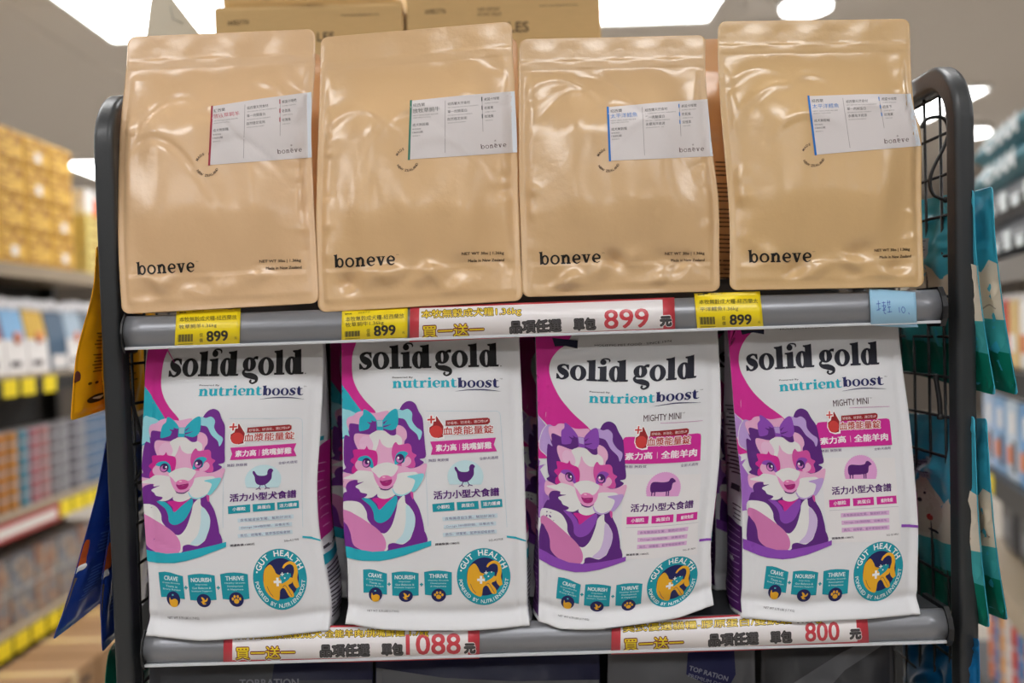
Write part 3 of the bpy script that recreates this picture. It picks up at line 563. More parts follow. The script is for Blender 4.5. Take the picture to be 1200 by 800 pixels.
# ================================================================ bag surfaces
def edge(pts, Y0, Y1, r_in=0):
    """edge polyline (pixels top to bottom) set at depths Y0..Y1, as a function v -> world point"""
    P = catmull([(x, y) for x, y in pts], False, 8) if len(pts) > 2 else [pts[0], pts[1]]
    ys = [p[1] for p in P]; t = [(y-ys[0])/(ys[-1]-ys[0]) for y in ys]
    Wd = np.array([at(p[0], p[1], Y0+(Y1-Y0)*q) for p, q in zip(P, t)])
    return lambda v: np.stack([np.interp(v, t, Wd[:, k])+0*v for k in range(3)], -1)
def gs(x, c, s): return np.exp(-((x-c)/s)**2)
class Pouch:
    """flat-seamed kraft pouch / film pouch standing or hanging"""
    def __init__(s, L, Rr, H, Wd, bulge=.026, back=.045, seam=.03, seed=0, head=.11, corner=.009, wr=1.0, gathered=True, axis=(0, -1, 0), fold=(.87, .87), belly=.62):
        rng = np.random.RandomState(seed); s.head = head; s.axis = np.array(axis, float); s.back = back; s.H = H; s.W = Wd
        w1 = [(rng.uniform(0, 6.28), rng.uniform(3, 11), rng.uniform(-6, 6), rng.uniform(.2, .7)) for _ in range(7)]
        pk = [(rng.choice([0., 1.]), rng.uniform(.12, .9), rng.uniform(.012, .026), rng.uniform(.05, .11), rng.uniform(-.35, .35), rng.uniform(.5, 1.2)*rng.choice([-1, 1])) for _ in range(22)]
        bp = [(rng.uniform(.08, .92), rng.uniform(.86, .95), rng.uniform(.03, .07), rng.uniform(.5, 1.3)*rng.choice([-1, 1, 1]), rng.uniform(-.6, .6)) for _ in range(12)]
        cr = [(rng.uniform(.1, .8), rng.uniform(.16, .42), rng.uniform(.1, .22), rng.uniform(-.5, .5), rng.uniform(.5, 1)*rng.choice([-1, 1])) for _ in range(5)]
        def base(u, v):
            u_, v_ = np.asarray(u), np.asarray(v)
            dt, db = v_*H, (1-v_)*H; ins = np.zeros_like(v_+0.)
            for d in (dt, db):
                k = np.clip(d, 0, corner); ins = np.maximum(ins, corner-np.sqrt(np.maximum(corner**2-(corner-k)**2, 0)))
            a, b = L(v_), Rr(v_); x = (ins/Wd)[..., None]; uu = (u_)[..., None]
            return a+(b-a)*(x+(1-2*x)*uu)
        def prof(u): m = np.minimum(u, 1-u); return sstep(seam*.6, .30, m)*.75+sstep(seam*.6, seam+.05, m)*.25
        def vb(v): return sstep(head, head+.28, v)*(1-.85*sstep(belly, .965, v))
        def wr_(u, v):
            z = np.zeros_like(u+v+0.); m = np.minimum(u, 1-u); ins = sstep(seam*.7, seam*2.2, m)*sstep(head*.9, head*1.6, v)*(1-sstep(.955, .975, v))
            for ph, kx, ky, am in w1: z = z+am*np.sin(ph+kx*u*3+ky*v*3)*.0011
            for sd, vc, sg, ln, sl, am in pk:
                d = np.abs(u-sd); z = z+am*.0026*gs(v, vc+sl*d, sg)*np.exp(-(d/ln)**2)*(d > 0)
            if fold:
                for uc, vc, sg, am, sl in bp: z = z+am*.0048*gs(u+sl*(v-vc)*2, uc, sg)*gs(v, vc, .032)
                fv = v-(fold[0]+(fold[1]-fold[0])*u)-.005; z = z+.0013*sstep(-.002, .002, fv)*(1-sstep(.002, .03, fv)*.5)
            for uc, vc, ln, sl, am in cr: z = z+am*.0034*gs(v-(sl*(u-uc)+2.2*(u-uc)**2), vc, .018)*gs(u, uc, ln)
            z = z*ins+(.0016*sstep(seam, seam+.012, m)-.0006*gs(m, seam, .006))*sstep(head*1.1, head*1.8, v)*(1-sstep(.962, .972, v))
            hd = (gs(v, head*.86, .006)+gs(v, head*1.0, .005))*.0011+.0007*np.sin(u*23+w1[0][0])*sstep(.01, .05, v)*(1-sstep(head*.7, head*.95, v))
            return (z+hd*(m > .004))*wr
        def front(u, v): return base(u, v)+s.axis*(bulge*prof(u)*vb(v)+wr_(u, v))[..., None]
        def backf(u, v): return base(u, v)-s.axis*(back*prof(u)*sstep(head, .9, v)+.0006)[..., None]
        s.front = Surf(front, tuple(s.axis)); s.backf = Surf(backf, tuple(-s.axis)); s.base = base
    def build(s, root, org, m, nu=70, nv=120, name='pouch_body'):
        us = np.concatenate([[0, .012, .025], np.linspace(.034, .966, nu), [.975, .988, 1]]); e = .009/s.H
        vs = np.concatenate([[0, e*.06, e*.2, e*.45, e*.8], np.linspace(e*1.2, 1-e*1.2, nv), [1-e*.8, 1-e*.45, 1-e*.2, 1-e*.06, 1]])
        U, V = np.meshgrid(us, vs); F = s.front.S(U, V).reshape(-1, 3)-np.array(org); B = s.backf.S(U, V).reshape(-1, 3)-np.array(org)
        n, mrow = len(us), len(vs); fc = []
        for j in range(mrow-1):
            for i in range(n-1):
                a = j*n+i; fc.append((a, a+n, a+n+1, a+1)); b = a+n*mrow; fc.append((b, b+1, b+n+1, b+n))
        O = n*mrow
        for i in range(n-1): fc.append((i, i+1, O+i+1, O+i)); a = (mrow-1)*n+i; fc.append((a, O+a, O+a+1, a+1))
        for j in range(mrow-1): a = j*n; fc.append((a, O+a, O+a+n, a+n)); a += n-1; fc.append((a, a+n, O+a+n, O+a))
        return mesh(name, np.vstack([F, B]), fc, m, root, smooth=True)
class BoxBag:
    """flat-bottom film bag with side gussets"""
    def __init__(s, L, Rr, H, Wd, depth=.08, seed=0, bulge=.012, bot=((0, 0), (1, 0))):
        bu, bz = np.array(bot, float).T
        rng = np.random.RandomState(seed); s.H = H; s.L, s.R = L, Rr
        D = lambda v: .012+(depth-.012)*sstep(-.05, .55, v)
        w1 = [(rng.uniform(0, 6.28), rng.uniform(2, 6), rng.uniform(-7, 7), rng.uniform(.3, .9)) for _ in range(6)]
        pk = [(rng.choice([0., 1.]), rng.uniform(.2, .95), rng.uniform(.01, .022), rng.uniform(.07, .16), rng.uniform(-.5, .5), rng.uniform(.4, 1.1)*rng.choice([-1, 1])) for _ in range(18)]
        def front(u, v):
            a, b = L(v), Rr(v); P = a+(b-a)*np.asarray(u)[..., None]; m = np.minimum(u, 1-u)
            z = bulge*sstep(0.0, .35, m)*sstep(.02, .3, v)*(1-.5*sstep(.8, 1, v))
            z = z-.0022*gs(m, .045, .012)*sstep(.05, .3, v)
            w = sum(am*np.sin(ph+kx*u*2.4+ky*v*2.4)*.0009 for ph, kx, ky, am in w1)
            for sd, vc, sg, ln, sl, am in pk:
                d = np.abs(u-sd); w = w+am*.0019*gs(v, vc+sl*d, sg)*np.exp(-(d/ln)**2)
            w = w*sstep(.03, .12, m)*(1-sstep(.93, .97, v))
            P = P+np.array((0, 0, -1.))*(np.interp(u, bu, bz)*sstep(.72, 1.0, v)*.001)[..., None]
            fl = .0065*sstep(.955, 1.0, v)-.004*gs(v, .945, .018)
            return P+np.array((0, -1., 0))*(z+w+fl)[..., None]
        def side(sgn):
            E = L if sgn < 0 else Rr
            def f(q, v):
                q = np.asarray(q, float); f0 = front(np.full_like(q, 0. if sgn < 0 else 1.), v)
                rip = .0018*np.sin(v*38+q*3+seed)*np.sin(np.pi*q)
                x = -sgn*(.16*D(v)*np.sin(np.pi*q)*(1-sstep(.35, .8, v))-.004*np.sin(np.pi*q)*sstep(.5, .8, v)+rip)
                return f0+np.stack([x, D(v)*q, 0*q], -1)
            return f
        s.front = Surf(front); s.left = Surf(side(-1), (-1, 0, 0)); s.right = Surf(side(1), (1, 0, 0)); s.D = D
    def build(s, root, org, m, nu=54, nv=84):
        us = np.concatenate([[0, .008, .02, .035], np.linspace(.05, .95, nu), [.965, .98, .992, 1]]); vs = np.concatenate([np.linspace(0, .93, nv), np.linspace(.937, 1, 10)])
        q = np.linspace(0, 1, 9); rows = []
        for v in vs:
            f = s.front.S(us, np.full_like(us, v)); r = s.right.S(q[1:], np.full(8, v)); l = s.left.S(q[1:], np.full(8, v))[::-1]
            bk = np.linspace(0, 1, 12)[1:-1]; b = r[-1]+(l[0]-r[-1])*bk[:, None]; b[:, 1] += .006*np.sin(np.pi*bk)
            rows.append(np.vstack([f, r, b, l]))
        n = len(rows[0]); V = np.vstack(rows)-np.array(org); fc = []
        for j in range(len(vs)-1):
            for i in range(n): fc.append((j*n+i, (j+1)*n+i, (j+1)*n+(i+1) % n, j*n+(i+1) % n))
        fc.append(tuple(range(n))); k = (len(vs)-1)*n; fc.append(tuple(k+i for i in range(n))[::-1])
        return mesh('bag_body', V, fc, m, root, smooth=True)
# ================================================================ the shop: floor, ceiling, walls, lamps
ZC = 2.95
DMY = None
m_ceil = mat('ceiling_paint', (206, 200, 193), .9); m_wall = mat('wall_paint', (128, 119, 110), .9); m_floor = mat('floor_vinyl', (168, 160, 150), .3, noise=.05, scale=3)
m_lamp = mat('lamp_diffuser', (1, 1, 1), .9, emit=PANEL_EMIT); m_lframe = mat('lamp_frame', (215, 215, 212), .5)
tag(MB().box(-7, 7, -5.5, 12.5, -.1, 0).build('floor', m_floor), kind='structure')
ceil = empty('ceiling', (0, 0, ZC), kind='structure')
MB().box(-7, 7, -5.5, 12.5, .012, .1).build('ceiling_slab', m_ceil, ceil)
first = None
for i in range(6):
    for j in range(8):
        if first is None:
            first = MB().box(-1.166, 1.166, -1.12, 1.12, 0, .012, bev=.003).build('ceiling_board', m_ceil, ceil); b = first
        else:
            b = first.copy(); COL.objects.link(b)
        b.location = (-5.84+i*2.336, -4.37+j*2.25, 0)
for nm, a in (('wall_left', (-7.1, -7, -5.5, 12.5)), ('wall_right', (7, 7.1, -5.5, 12.5)), ('wall_back', (-7, 7, 12.5, 12.6)), ('wall_front', (-7, 7, -5.6, -5.5))):
    tag(MB().box(*a, 0, ZC).build(nm, m_wall), kind='structure')
def lamp(x0, x1, y0, y1, label, grp=None):
    c = ((x0+x1)/2, (y0+y1)/2, ZC); o = empty('ceiling_light', c, label, 'ceiling light', grp); a, b = (x1-x0)/2, (y1-y0)/2
    f = MB(); t = .02
    f.box(-a, a, -b, -b+t, -.03, 0).box(-a, a, b-t, b, -.03, 0).box(-a, -a+t, -b+t, b-t, -.03, 0).box(a-t, a, -b+t, b-t, -.03, 0)
    f.build('frame', m_lframe, o); MB().box(-a+t, a-t, -b+t, b-t, -.022, -.002).build('diffuser', m_lamp, o)
lamp(-2.05, -.85, 2.88, 4.08, 'large white ceiling panel lamp shining at top left behind the pale card')
lamp(-.15, 1.09, 2.85, 4.05, 'white ceiling panel lamp to the right of the cardboard cartons')
lamp(2.2, 3.42, 5.8, 6.9, 'white ceiling panel lamp seen through the right rack frame')
lamp(-3.9, -2.55, 7.5, 8.5, 'distant white ceiling panel lamp behind the left rack post')
for x in (-3.6, -1.5, .5, 2.8):
    for y in (-3.9, -1.5, .55): lamp(x-.6, x+.6, y-.3, y+.3, 'unseen panel lamp added at the side to brighten the ceiling', 'overhead panel lamps')
for x in (-5.3, 5.3):  # unseen side lamps, added to brighten the far ceiling
    for y in (1.8, 4.6, 7.4): lamp(x-.6, x+.6, y-.6, y+.6, 'unseen panel lamp added at the side to brighten the ceiling', 'overhead panel lamps')
for x in (-1.3, .6):  # hidden lamps put in behind the pouches for a lighter ceiling
    for y in (6.4, 9.4): lamp(x-.6, x+.6, y-.6, y+.6, 'added far panel lamp brightening the ceiling, hidden behind the %s' % {(-1.3, 6.4): 'leftmost kraft pouch', (.6, 6.4): 'third kraft pouch', (-1.3, 9.4): 'second kraft pouch', (.6, 9.4): 'right half of the kraft pouches'}[(x, y)])
for x, y, lb in ((3.98, 7.3, 'small round white ceiling lamp right of the rack frame'), (1.5, 3.75, 'small round ceiling lamp at the top edge of the photo')):
    o = empty('round_ceiling_light', (x, y, ZC), lb, 'ceiling light')
    MB().lathe([(.14, 0), (.14, -.05), (.12, -.06)], 24).build('housing', m_lframe, o)
    MB().lathe([(.118, -.05), (.118, -.075), (.09, -.085), (.02, -.09)], 24).build('diffuser', m_lamp, o)
# ================================================================ the rack
m_post = mat('post_enamel', (42, 45, 48), .42, coat=.15, bump=.0002, scale=400); m_wire = mat('wire_black', (22, 23, 26), .45); m_deck = mat('deck_grey', (44, 46, 50), .5)
m_rail = mat('rail_grey', (134, 136, 142), .33, metal=.35, bump=.0001, scale=30, stretch=(.2, 4, 4)); m_lip = mat('rail_lip', (205, 208, 214), .25); m_cap = mat('end_cap_black', (24, 25, 28), .4)
ZU = at(620, 356.5, 0).z; ZL = at(640, 728, .01).z
m_bk = mat('back_panel_black', (18, 18, 21), .6)
rack = empty('display_rack', (0, .18, 0), 'tall black wire sided shop rack with grey price rails holding the pet food bags', 'display rack')
RO = Vector((0, .18, 0))
def post_x(a, b):   # a straight leaning post through two picture points
    return lambda z: a + (b-a)*((z-a.z)/(b.z-a.z))
frames = []
for sgn, P0, P1 in ((-1, at(125.5, 170, .017), at(152, 800, .03)), (1, at(1125, 150, .017), at(1131, 780, .03))):
    f = post_x(P0, P1); zt = at(1110, 70, .03).z if sgn > 0 else at(130, 104, .03).z
    base = f(0.03); top = f(zt-.075); depth = .36; path = [f(z) for z in np.linspace(.03, zt-.075, 8)]
    r = .062; xt = top.x
    for k in range(1, 9):
        t = R(90*k/9); path.append(Vector((xt, top.y+r*(1-math.cos(t)), zt-.0755+r*math.sin(t))))
    zc = zt-.0755+r
    path += [Vector((xt, top.y+r, zc)), Vector((xt, top.y+depth-r, zc))]
    for k in range(1, 10):
        t = R(90*k/9); path.append(Vector((xt, top.y+depth-r+r*math.sin(t), zc-r+r*math.cos(t))))
    path += [Vector((base.x, base.y+depth, .03))]
    pf = rrect(.0235, .030, .0062)
    fr = MB().sweep([p-RO for p in path], pf).build('side_frame', m_post, rack); frames.append(fr)
    first = None; X = f(1.2).x
    fx = lambda z: f(z).x
    zs = [z for z in np.arange(at(1097, 395, .06).z-.05*22, zc-.01, .05)]
    for z in zs:
        y0 = f(z).y+.012
        w_ = MB().tube([Vector((fx(z), y0, z))-RO, Vector((fx(z), y0+depth-.024, z))-RO], .0019, 6).build('horizontal_wire', m_wire, fr)
    for k in range(1, 8):
        y = k*.0465+f(1.2).y-.0
        if y > depth: break
        MB().tube([Vector((fx(.1), y, .1))-RO, Vector((fx(zc), y, zc if k < 7 else zc-.02))-RO], .0019, 6).build('vertical_wire', m_wire, fr)
xl, xr = frames and (at(140, 372, 0).x, at(1104, 340, 0).x)
def rail_surf(pl, pr, h):
    a, b = np.array(pl), np.array(pr); dn = np.array((0, 0, -1.))
    def f(u, v):
        P = a+(b-a)*np.asarray(u)[..., None]; v = np.asarray(v)
        return P+dn*(h*v)[..., None]+np.array((0, -1., 0))*(.013*np.sin(np.pi*np.clip(v*.93, 0, 1))**.8)[..., None]
    return Surf(f)
rails = []
for z, pl, pr, hh, y0 in ((ZU, (148, 370.4), (1098, 339), .0375, 0.0), (ZL, (171, 741), (1105, 713), .0365, .008)):
    A, B = at(*pl, y0), at(*pr, y0); zz = (A.z+B.z)/2
    sh = MB().box(A.x+.001, B.x-.001, y0+.006, .365, z-.018, z, bev=.002).box(A.x+.001, B.x-.001, .345, .352, z, z+.03).build('shelf', m_deck, rack, RO)
    S = rail_surf(A, B, hh); rails.append(S)
    us = np.linspace(0, 1, 40); vs = np.linspace(0, 1, 15); U, V = np.meshgrid(us, vs); G = S.S(U, V).reshape(-1, 3); n = len(us)
    Bk = G.copy(); Bk[:, 1] = np.maximum(G[:, 1]+.004, y0-.004); fc = []
    for j in range(len(vs)-1):
        for i in range(n-1): a = j*n+i; fc += [(a, a+1, a+n+1, a+n), (a+len(G), a+n+len(G), a+n+1+len(G), a+1+len(G))]
    O = len(G)
    for i in range(n-1): a = (len(vs)-1)*n+i; fc += [(i, O+i, O+i+1, i+1), (a, a+1, O+a+1, O+a)]
    for j in range(len(vs)-1): a = j*n; fc += [(a, a+n, O+a+n, O+a), (a+n-1, O+a+n-1, O+a+n+n-1, a+n+n-1)]
    ra = mesh('price_rail', np.vstack([G, Bk])-np.array(RO), fc, m_rail, sh, smooth=True)
    lp = MB().box(A.x, B.x, y0-.009, y0+.004, A.z-hh-.0022, A.z-hh+.0012, bev=.0005)
    for v in lp.bm.verts: v.co.z += (B.z-A.z)*(v.co.x-A.x)/(B.x-A.x)
    lp.build('rail_lip', m_lip, sh, RO)
    pr_ = [(y0-.002, .003), (y0-.012, -.008), (y0-.016, -.02), (y0-.014, -.034), (y0-.006, -hh-.006), (y0+.03, -hh-.006), (y0+.06, -.015), (y0+.06, .003)]
    for xx, w_, P in ((A.x-.002, .002, A), (B.x, .006, B)):
        V_ = [(xx+k*w_, y, P.z+z_) for k in (0, 1) for y, z_ in pr_]; m_ = len(pr_)
        mesh('end_cap', V_, [tuple(range(m_))[::-1], tuple(range(m_, 2*m_))]+[(i, (i+1) % m_, m_+(i+1) % m_, m_+i) for i in range(m_)], m_cap, sh, origin=RO)
Z3 = ZL-.40
MB().box(-.43, .49, .0, .365, Z3-.02, Z3, bev=.002).build('shelf', m_deck, rack, RO)
MB().box(-.43, .49, .0, .365, .08, .12, bev=.002).build('shelf', m_deck, rack, RO)
MB().box(-.47, .50, .366, .372, .08, ZU+.16).build('back_panel', m_bk, rack, RO)
# the unit standing back to back with the rack; its top board carries the cartons
m_brd = mat('board_grey', (90, 88, 86), .6)
unit = empty('storage_rack', (0, .62, 0), 'grey storage rack hidden behind the display rack that carries cardboard cartons', 'storage rack'); UO = Vector((0, .62, 0))
ZT = 1.62
MB().box(-.62, .62, .42, .84, ZT-.03, ZT, bev=.003).build('shelf', m_brd, unit, UO)
for x in (-.6, .6):
    for y in (.44, .82): MB().box(x-.015, x+.015, y-.015, y+.015, 0, ZT-.03).build('post', m_post, unit, UO)
m_card = mat('cardboard', (208, 176, 122), .8, noise=.06, scale=40, stretch=(1, 1, 6)); m_tape = mat('packing_tape', (205, 178, 130), .25); m_print = mat('carton_print', (58, 46, 38), .8)
def flat_text(t, M_, h, col, parent, name='lettering', off=.0, wd=None):
    V, F = text_geo(t, off); lo, hi = V.min(0), V.max(0); k = h/(hi[1]-lo[1]); kx = (wd/(hi[0]-lo[0])) if wd else k
    return mesh(name, [M_ @ Vector(((x-lo[0])*kx, 0, (y-lo[1])*k)) for x, y in V], F, col, parent)
def carton(px0, px1, pyt, Y, z0, dep, label, texts, tap=True):
    a, b = at(px0, pyt, Y), at(px1, pyt, Y); z1 = (a.z+b.z)/2; c = Vector(((a.x+b.x)/2, Y+dep/2, z0)); wd = b.x-a.x
    o = empty('cardboard_carton', c, label, 'carton')
    MB().box(-wd/2, wd/2, -dep/2, dep/2, 0, z1-z0, bev=.003).build('box_body', m_card, o)
    MB().box(-wd/2+.002, -.001, -dep/2+.001, dep/2-.001, z1-z0, z1-z0+.003).box(.001, wd/2-.002, -dep/2+.001, dep/2-.001, z1-z0, z1-z0+.003).build('top_flap', m_card, o)
    MB().box(-.025, .025, -dep/2-.0006, dep/2, z1-z0+.003, z1-z0+.0036).build('tape', m_tape, o)
    for t, x, y, h, wd_ in texts:
        p = at(x, y, Y); flat_text(t, Matrix.Translation(Vector((p.x, Y-.0008, p.z))-c), h, m_print, o, 'carton_lettering', off=.01 if h > .012 else 0, wd=wd_)
    return z1
carton(250, 472, 7, .46, ZT, .34, 'lower cardboard carton behind the second kraft bag, printed LES', [('#082778', 267, 30, .008, .034), ('LES', 372, 49, .015, .028), ('www.naturalpetstore.com', 400, 20, .005, .062)])
carton(475, 703, -14, .46, ZT, .34, 'tall cardboard carton beside the lamp, printed LES above the third bag', [('#082776', 498, 17, .008, .034), ('KEEP UPRIGHT', 560, 13, .005, .036), ('DO NOT CRUSH', 560, 19, .005, .038), ('LES', 596, 38, .0165, .033), ('www.naturalpetstore.com', 632, 9, .005, .062)])
zlow = at(361, 7, .46).z
o = empty('cardboard_carton', (at(361, 0, .46).x, .63, zlow+.0035), 'flat cardboard carton lying on top of the lower LES carton', 'carton')
MB().box(-.144, .144, -.16, .16, 0, .1, bev=.008).build('box_body', m_card, o); MB().box(-.143, .143, -.1625, -.16, .02, .021).build('flap_edge', m_print, o)
# pale card standing at the top left
m_pale = mat('pale_card', (214, 206, 186), .5); Yc = .50
P = [at(x, y, Yc) for x, y in ((180, -30), (196, -10), (238, 44), (240, 70), (168, 70), (171, 42))]; c = P[4]+(P[3]-P[4])*.5; c.z = ZT
V_ = [p-c for p in P]+[p-c+Vector((0, .003, 0)) for p in P]
o = empty('sign_card', c, 'pale triangular paper sign standing behind the first kraft bag under the lamp', 'sign')
mesh('card', V_, [tuple(range(6))[::-1], tuple(range(6, 12))]+[(i, (i+1) % 6, 6+(i+1) % 6, 6+i) for i in range(6)], m_pale, o)
mesh('card_foot', [(-.04, -.02, 0), (.04, -.02, 0), (.04, .03, 0), (-.04, .03, 0), (-.03, 0, .14), (.03, 0, .14), (.03, .003, .14), (-.03, .003, .14)], [(0, 3, 2, 1), (4, 5, 6, 7), (0, 1, 5, 4), (2, 3, 7, 6), (1, 2, 6, 5), (3, 0, 4, 7)], m_pale, o)
a = at(200, 14, Yc)-c
MB().tube([a+Vector((0, -.001, .01)), a+Vector((.004, -.001, -.012)), a+Vector((.02, -.001, -.02))], .001, 5).build('pen_mark', mat('pen_grey', (170, 165, 150), .8), o)
# ================================================================ kraft bags on the top shelf
m_kraft = mat('kraft_paper_film', (205, 160, 112), .30, coat=.35, bump=.0010, scale=26)
def kraft_tint(name, c): return mat(name, c, .25, coat=.5, bump=.0018, scale=27)
KR = [
 dict(L=[(150, 43), (147, 90), (141, 150), (138, 230), (139, 300), (143, 368)], R=[(369, 34), (369, 80), (365, 140), (366, 200), (370, 280), (374, 355)], lg=((160.6, 322.3), (228.4, 318.3)), nt=((304, 308.8), (352.8, 307.3), (311.8, 316), (353.4, 314.6)), st=(242.7, 193), q=[(248, 125), (365, 108), (366.5, 184.5), (244.5, 193.5)], col=(160, 44, 62), t='放牧草飼羊', c2='自然穩定技術', tcol=(180, 60, 80), tint=(224, 187, 145)),
 dict(L=[(375, 44), (376, 60), (374.5, 110), (371, 220), (370, 290), (373, 366)], R=[(600, 25), (601, 62), (605, 140), (607.5, 230), (610, 300), (613, 352)], lg=((391.7, 313.7), (463.2, 310.5)), nt=((541.2, 299.7), (590.6, 298.6), (548.8, 307), (591, 306)), st=(477, 187), q=[(481, 118.5), (603, 107), (607, 178.5), (478.5, 187)], col=(60, 122, 104), t='放牧草飼牛', c2='自然穩定技術', tcol=(70, 75, 72), tint=(220, 183, 137)),
 dict(L=[(609, 46), (608, 100), (608, 200), (611, 300), (612, 348)], R=[(827, 41), (827, 90), (834, 170), (842, 235), (843, 300), (844, 341)], lg=((632, 310.3), (704, 308.2)), nt=((779.2, 299.5), (825.4, 299), (786.3, 306.6), (825.4, 306.1)), st=(712.7, 187.7), q=[(711.5, 126), (834, 116), (838, 183), (714, 188.5)], col=(30, 110, 190), t='太平洋鱈魚', c2='永續海洋資源', tcol=(40, 115, 190), tint=(213, 178, 134)),
 dict(L=[(842, 25), (841, 60), (844, 120), (850, 190), (855, 260), (855, 340)], R=[(1066, 22), (1068, 90), (1072, 130), (1079.5, 160), (1080, 240), (1083, 336)], lg=((876.8, 308), (951, 306.8)), nt=((1024.8, 296), (1066, 294.4), (1030.7, 303), (1067.5, 301.4)), st=(953, 181.5), q=[(946.5, 113), (1067, 110), (1079, 171), (955, 181.5)], col=(30, 110, 190), t='太平洋鱈魚', c2='永續海洋資源', tcol=(40, 115, 190), tint=(212, 177, 128))]
KLAB = ['kraft pet food pouch furthest left on the top shelf with crimson striped sticker', 'kraft pet food pouch second from left, sticker edged in green', 'kraft pet food pouch third from left with blue striped sticker, shorter top', 'kraft pet food pouch furthest right on the top shelf, blue striped sticker']
DK, GY = (28, 24, 22), (120, 116, 114)
for i, k in enumerate(KR):
    Lf, Rf = edge(k['L'], .040, -.004), edge(k['R'], .040, -.004)
    P = Pouch(Lf, Rf, .325, .225, seed=11+i, fold=((.862, .88), (.847, .861), (.867, .886), (.90, .888))[i])
    b0 = (Lf(np.array(1.))+Rf(np.array(1.)))/2; org = (b0[0], .02, ZU)
    root = empty('kraft_pouch', org, KLAB[i], 'pet food bag', 'kraft pouches on the top shelf')
    P.build(root, org, kraft_tint('kraft_%d' % i, k['tint']))
    a = Art(); a.part = 'brand_lettering'
    serif(a, 'boneve', *k['lg'], 11, DK, 1, S=.27, T=.17, gap=.10); e = k['lg'][1]; a.text('TM', (e[0]+1, e[1]-11.5), (e[0]+4, e[1]-11.6), 1, DK, 1)
    a.part = 'net_weight_text'; n_ = k['nt']; a.text('NET WT 3lbs | 1.36kg', n_[0], n_[1], 4.2, (44, 34, 26), 1, off=.016); a.text('Made in New Zealand', n_[2], n_[3], 3.3, (50, 38, 30), 1, off=.016)
    a.part = 'origin_stamp'; a.arc('MADE IN', k['st'][0], k['st'][1], 11.6, 200, 300, 3, (96, 78, 62), 1); a.arc('NEW ZEALAND', k['st'][0], k['st'][1], 14, 150, 20, 3, (96, 78, 62), 1, inside=True)
    lay(a.cut(4.0), P.front, root, org)
    a = Art(); a.part = 'sticker'; Q = np.array(k['q'], float)
    def q(x, y): return tuple((Q[0]*(1-x)+Q[1]*x)*(1-y)+(Q[3]*(1-x)+Q[2]*x)*y)
    a.poly([q(0, 0), q(.5, -.01), q(1, 0), q(1.0, 1), q(.5, 1.0), q(0, 1)], (214, 208, 208), 2); a.poly([q(.955, .0), q(1, 0), q(1, 1), q(.955, 1)], (216, 222, 230), 2.3)
    a.part = 'sticker_print'; a.poly([q(-.004, -.01), q(.016, -.01), q(.016, 1.01), q(-.004, 1.01)], k['col'], 3)
    def T(t, x0, x1, y, h, c, off=0): a.text(t, q(x0, y), q(x1, y), h*67, c, 3, off=off)
    T('紐西蘭', .03, .14, .11, .055, DK, .01); T(k['t'], .028, .285, .215, .078, k['tcol'], .012)
    T('GRASS FED LAMB RECIPE' if i == 0 else 'NEW ZEALAND RECIPE', .03, .27, .27, .02, GY); T('GRAIN FREE DOG FOOD', .03, .20, .31, .02, GY)
    T('成犬無穀糧', .03, .18, .445, .052, DK, .012); T('鮮食無穀', .03, .11, .505, .03, GY); T('1360G裝', .03, .13, .565, .04, DK); T('2021', .03, .1, .615, .02, GY)
    for x, y0, y1 in ((.335, .05, .93), (.685, .1, .62)): a.stroke([q(x, y0), q(x, y1)], .45, (130, 122, 122), 3)
    for j, (t, y) in enumerate((('紐西蘭天然食材', .14), ('單一肉類蛋白', .27), (k['c2'], .395))): T(t, .36, .57 if j == 0 else .54, y, .054, DK, .012); T('NEW ZEALAND NATURAL INGREDIENTS', .36, .65-.06*j, y+.045, .018, GY)
    for j, (t, y) in enumerate((('美國卡啡爾', .115), ('奇異果', .26), ('玫瑰果', .40))): T(t, .705, .85 if j == 0 else .79, y, .054, DK, .012); T('SUPER FOODS', .71, .84-.03*j, y+.05, .018, GY); a.stroke([q(.683, y-.07), q(.683, y)], 1.3, k['tcol'] if i else k['col'], 3.2)
    serif(a, 'boneve', q(.66, .905), q(.895, .90), 4.0, (86, 62, 62), 3, S=.2, T=.14, gap=.2)
    T('本', .785, .806, .80, .035, (86, 62, 62)); T('牧', .785, .806, .86, .035, (86, 62, 62))
    lay(a.cut(4.0), P.front, root, org)
# second row of kraft bags
for i, (xa, xb, yt, yb, tp) in enumerate(((160, 376, 67, 352, .13), (392, 606.5, 50, 345, .12), (640, 861, 50, 332, .12), (872, 1058, 45, 325, .12))):
    dx = (xb-xa)*.01
    Lf, Rf = edge([(xa, yt), (xa-dx, yt+100), (xa, yb)], .135, .135), edge([(xb, yt-5), (xb+2, yt+110), (xb+4, yb-6)], .135, .135)
    P = Pouch(Lf, Rf, .32, .235, seed=31+i); c = (Lf(np.array(1.))+Rf(np.array(1.)))/2; org = (c[0], .14, ZU)
    root = empty('kraft_pouch', org, ['kraft pouch in the second row, seen between the first and second front pouches', 'kraft pouch in the second row, seen between the second and third front pouches', 'kraft pouch in the second row, text lined side seen between third and fourth front pouches', 'kraft pouch in the second row hidden behind the rightmost front pouch'][i], 'pet food bag', 'kraft pouches in the second row')
    P.build(root, org, kraft_tint('kraft_back', (208, 160, 112)), nu=24, nv=40)
    if i == 2:
        a = Art(); a.part = 'small_print'
        for y in range(190, 326, 5):
            if (y//5) % 6: a.stroke([(838, y), (858, y+.5)], 1.4, (60, 40, 28), 1)
        lay(a.cut(6), P.front, root, org, grid=6.0)
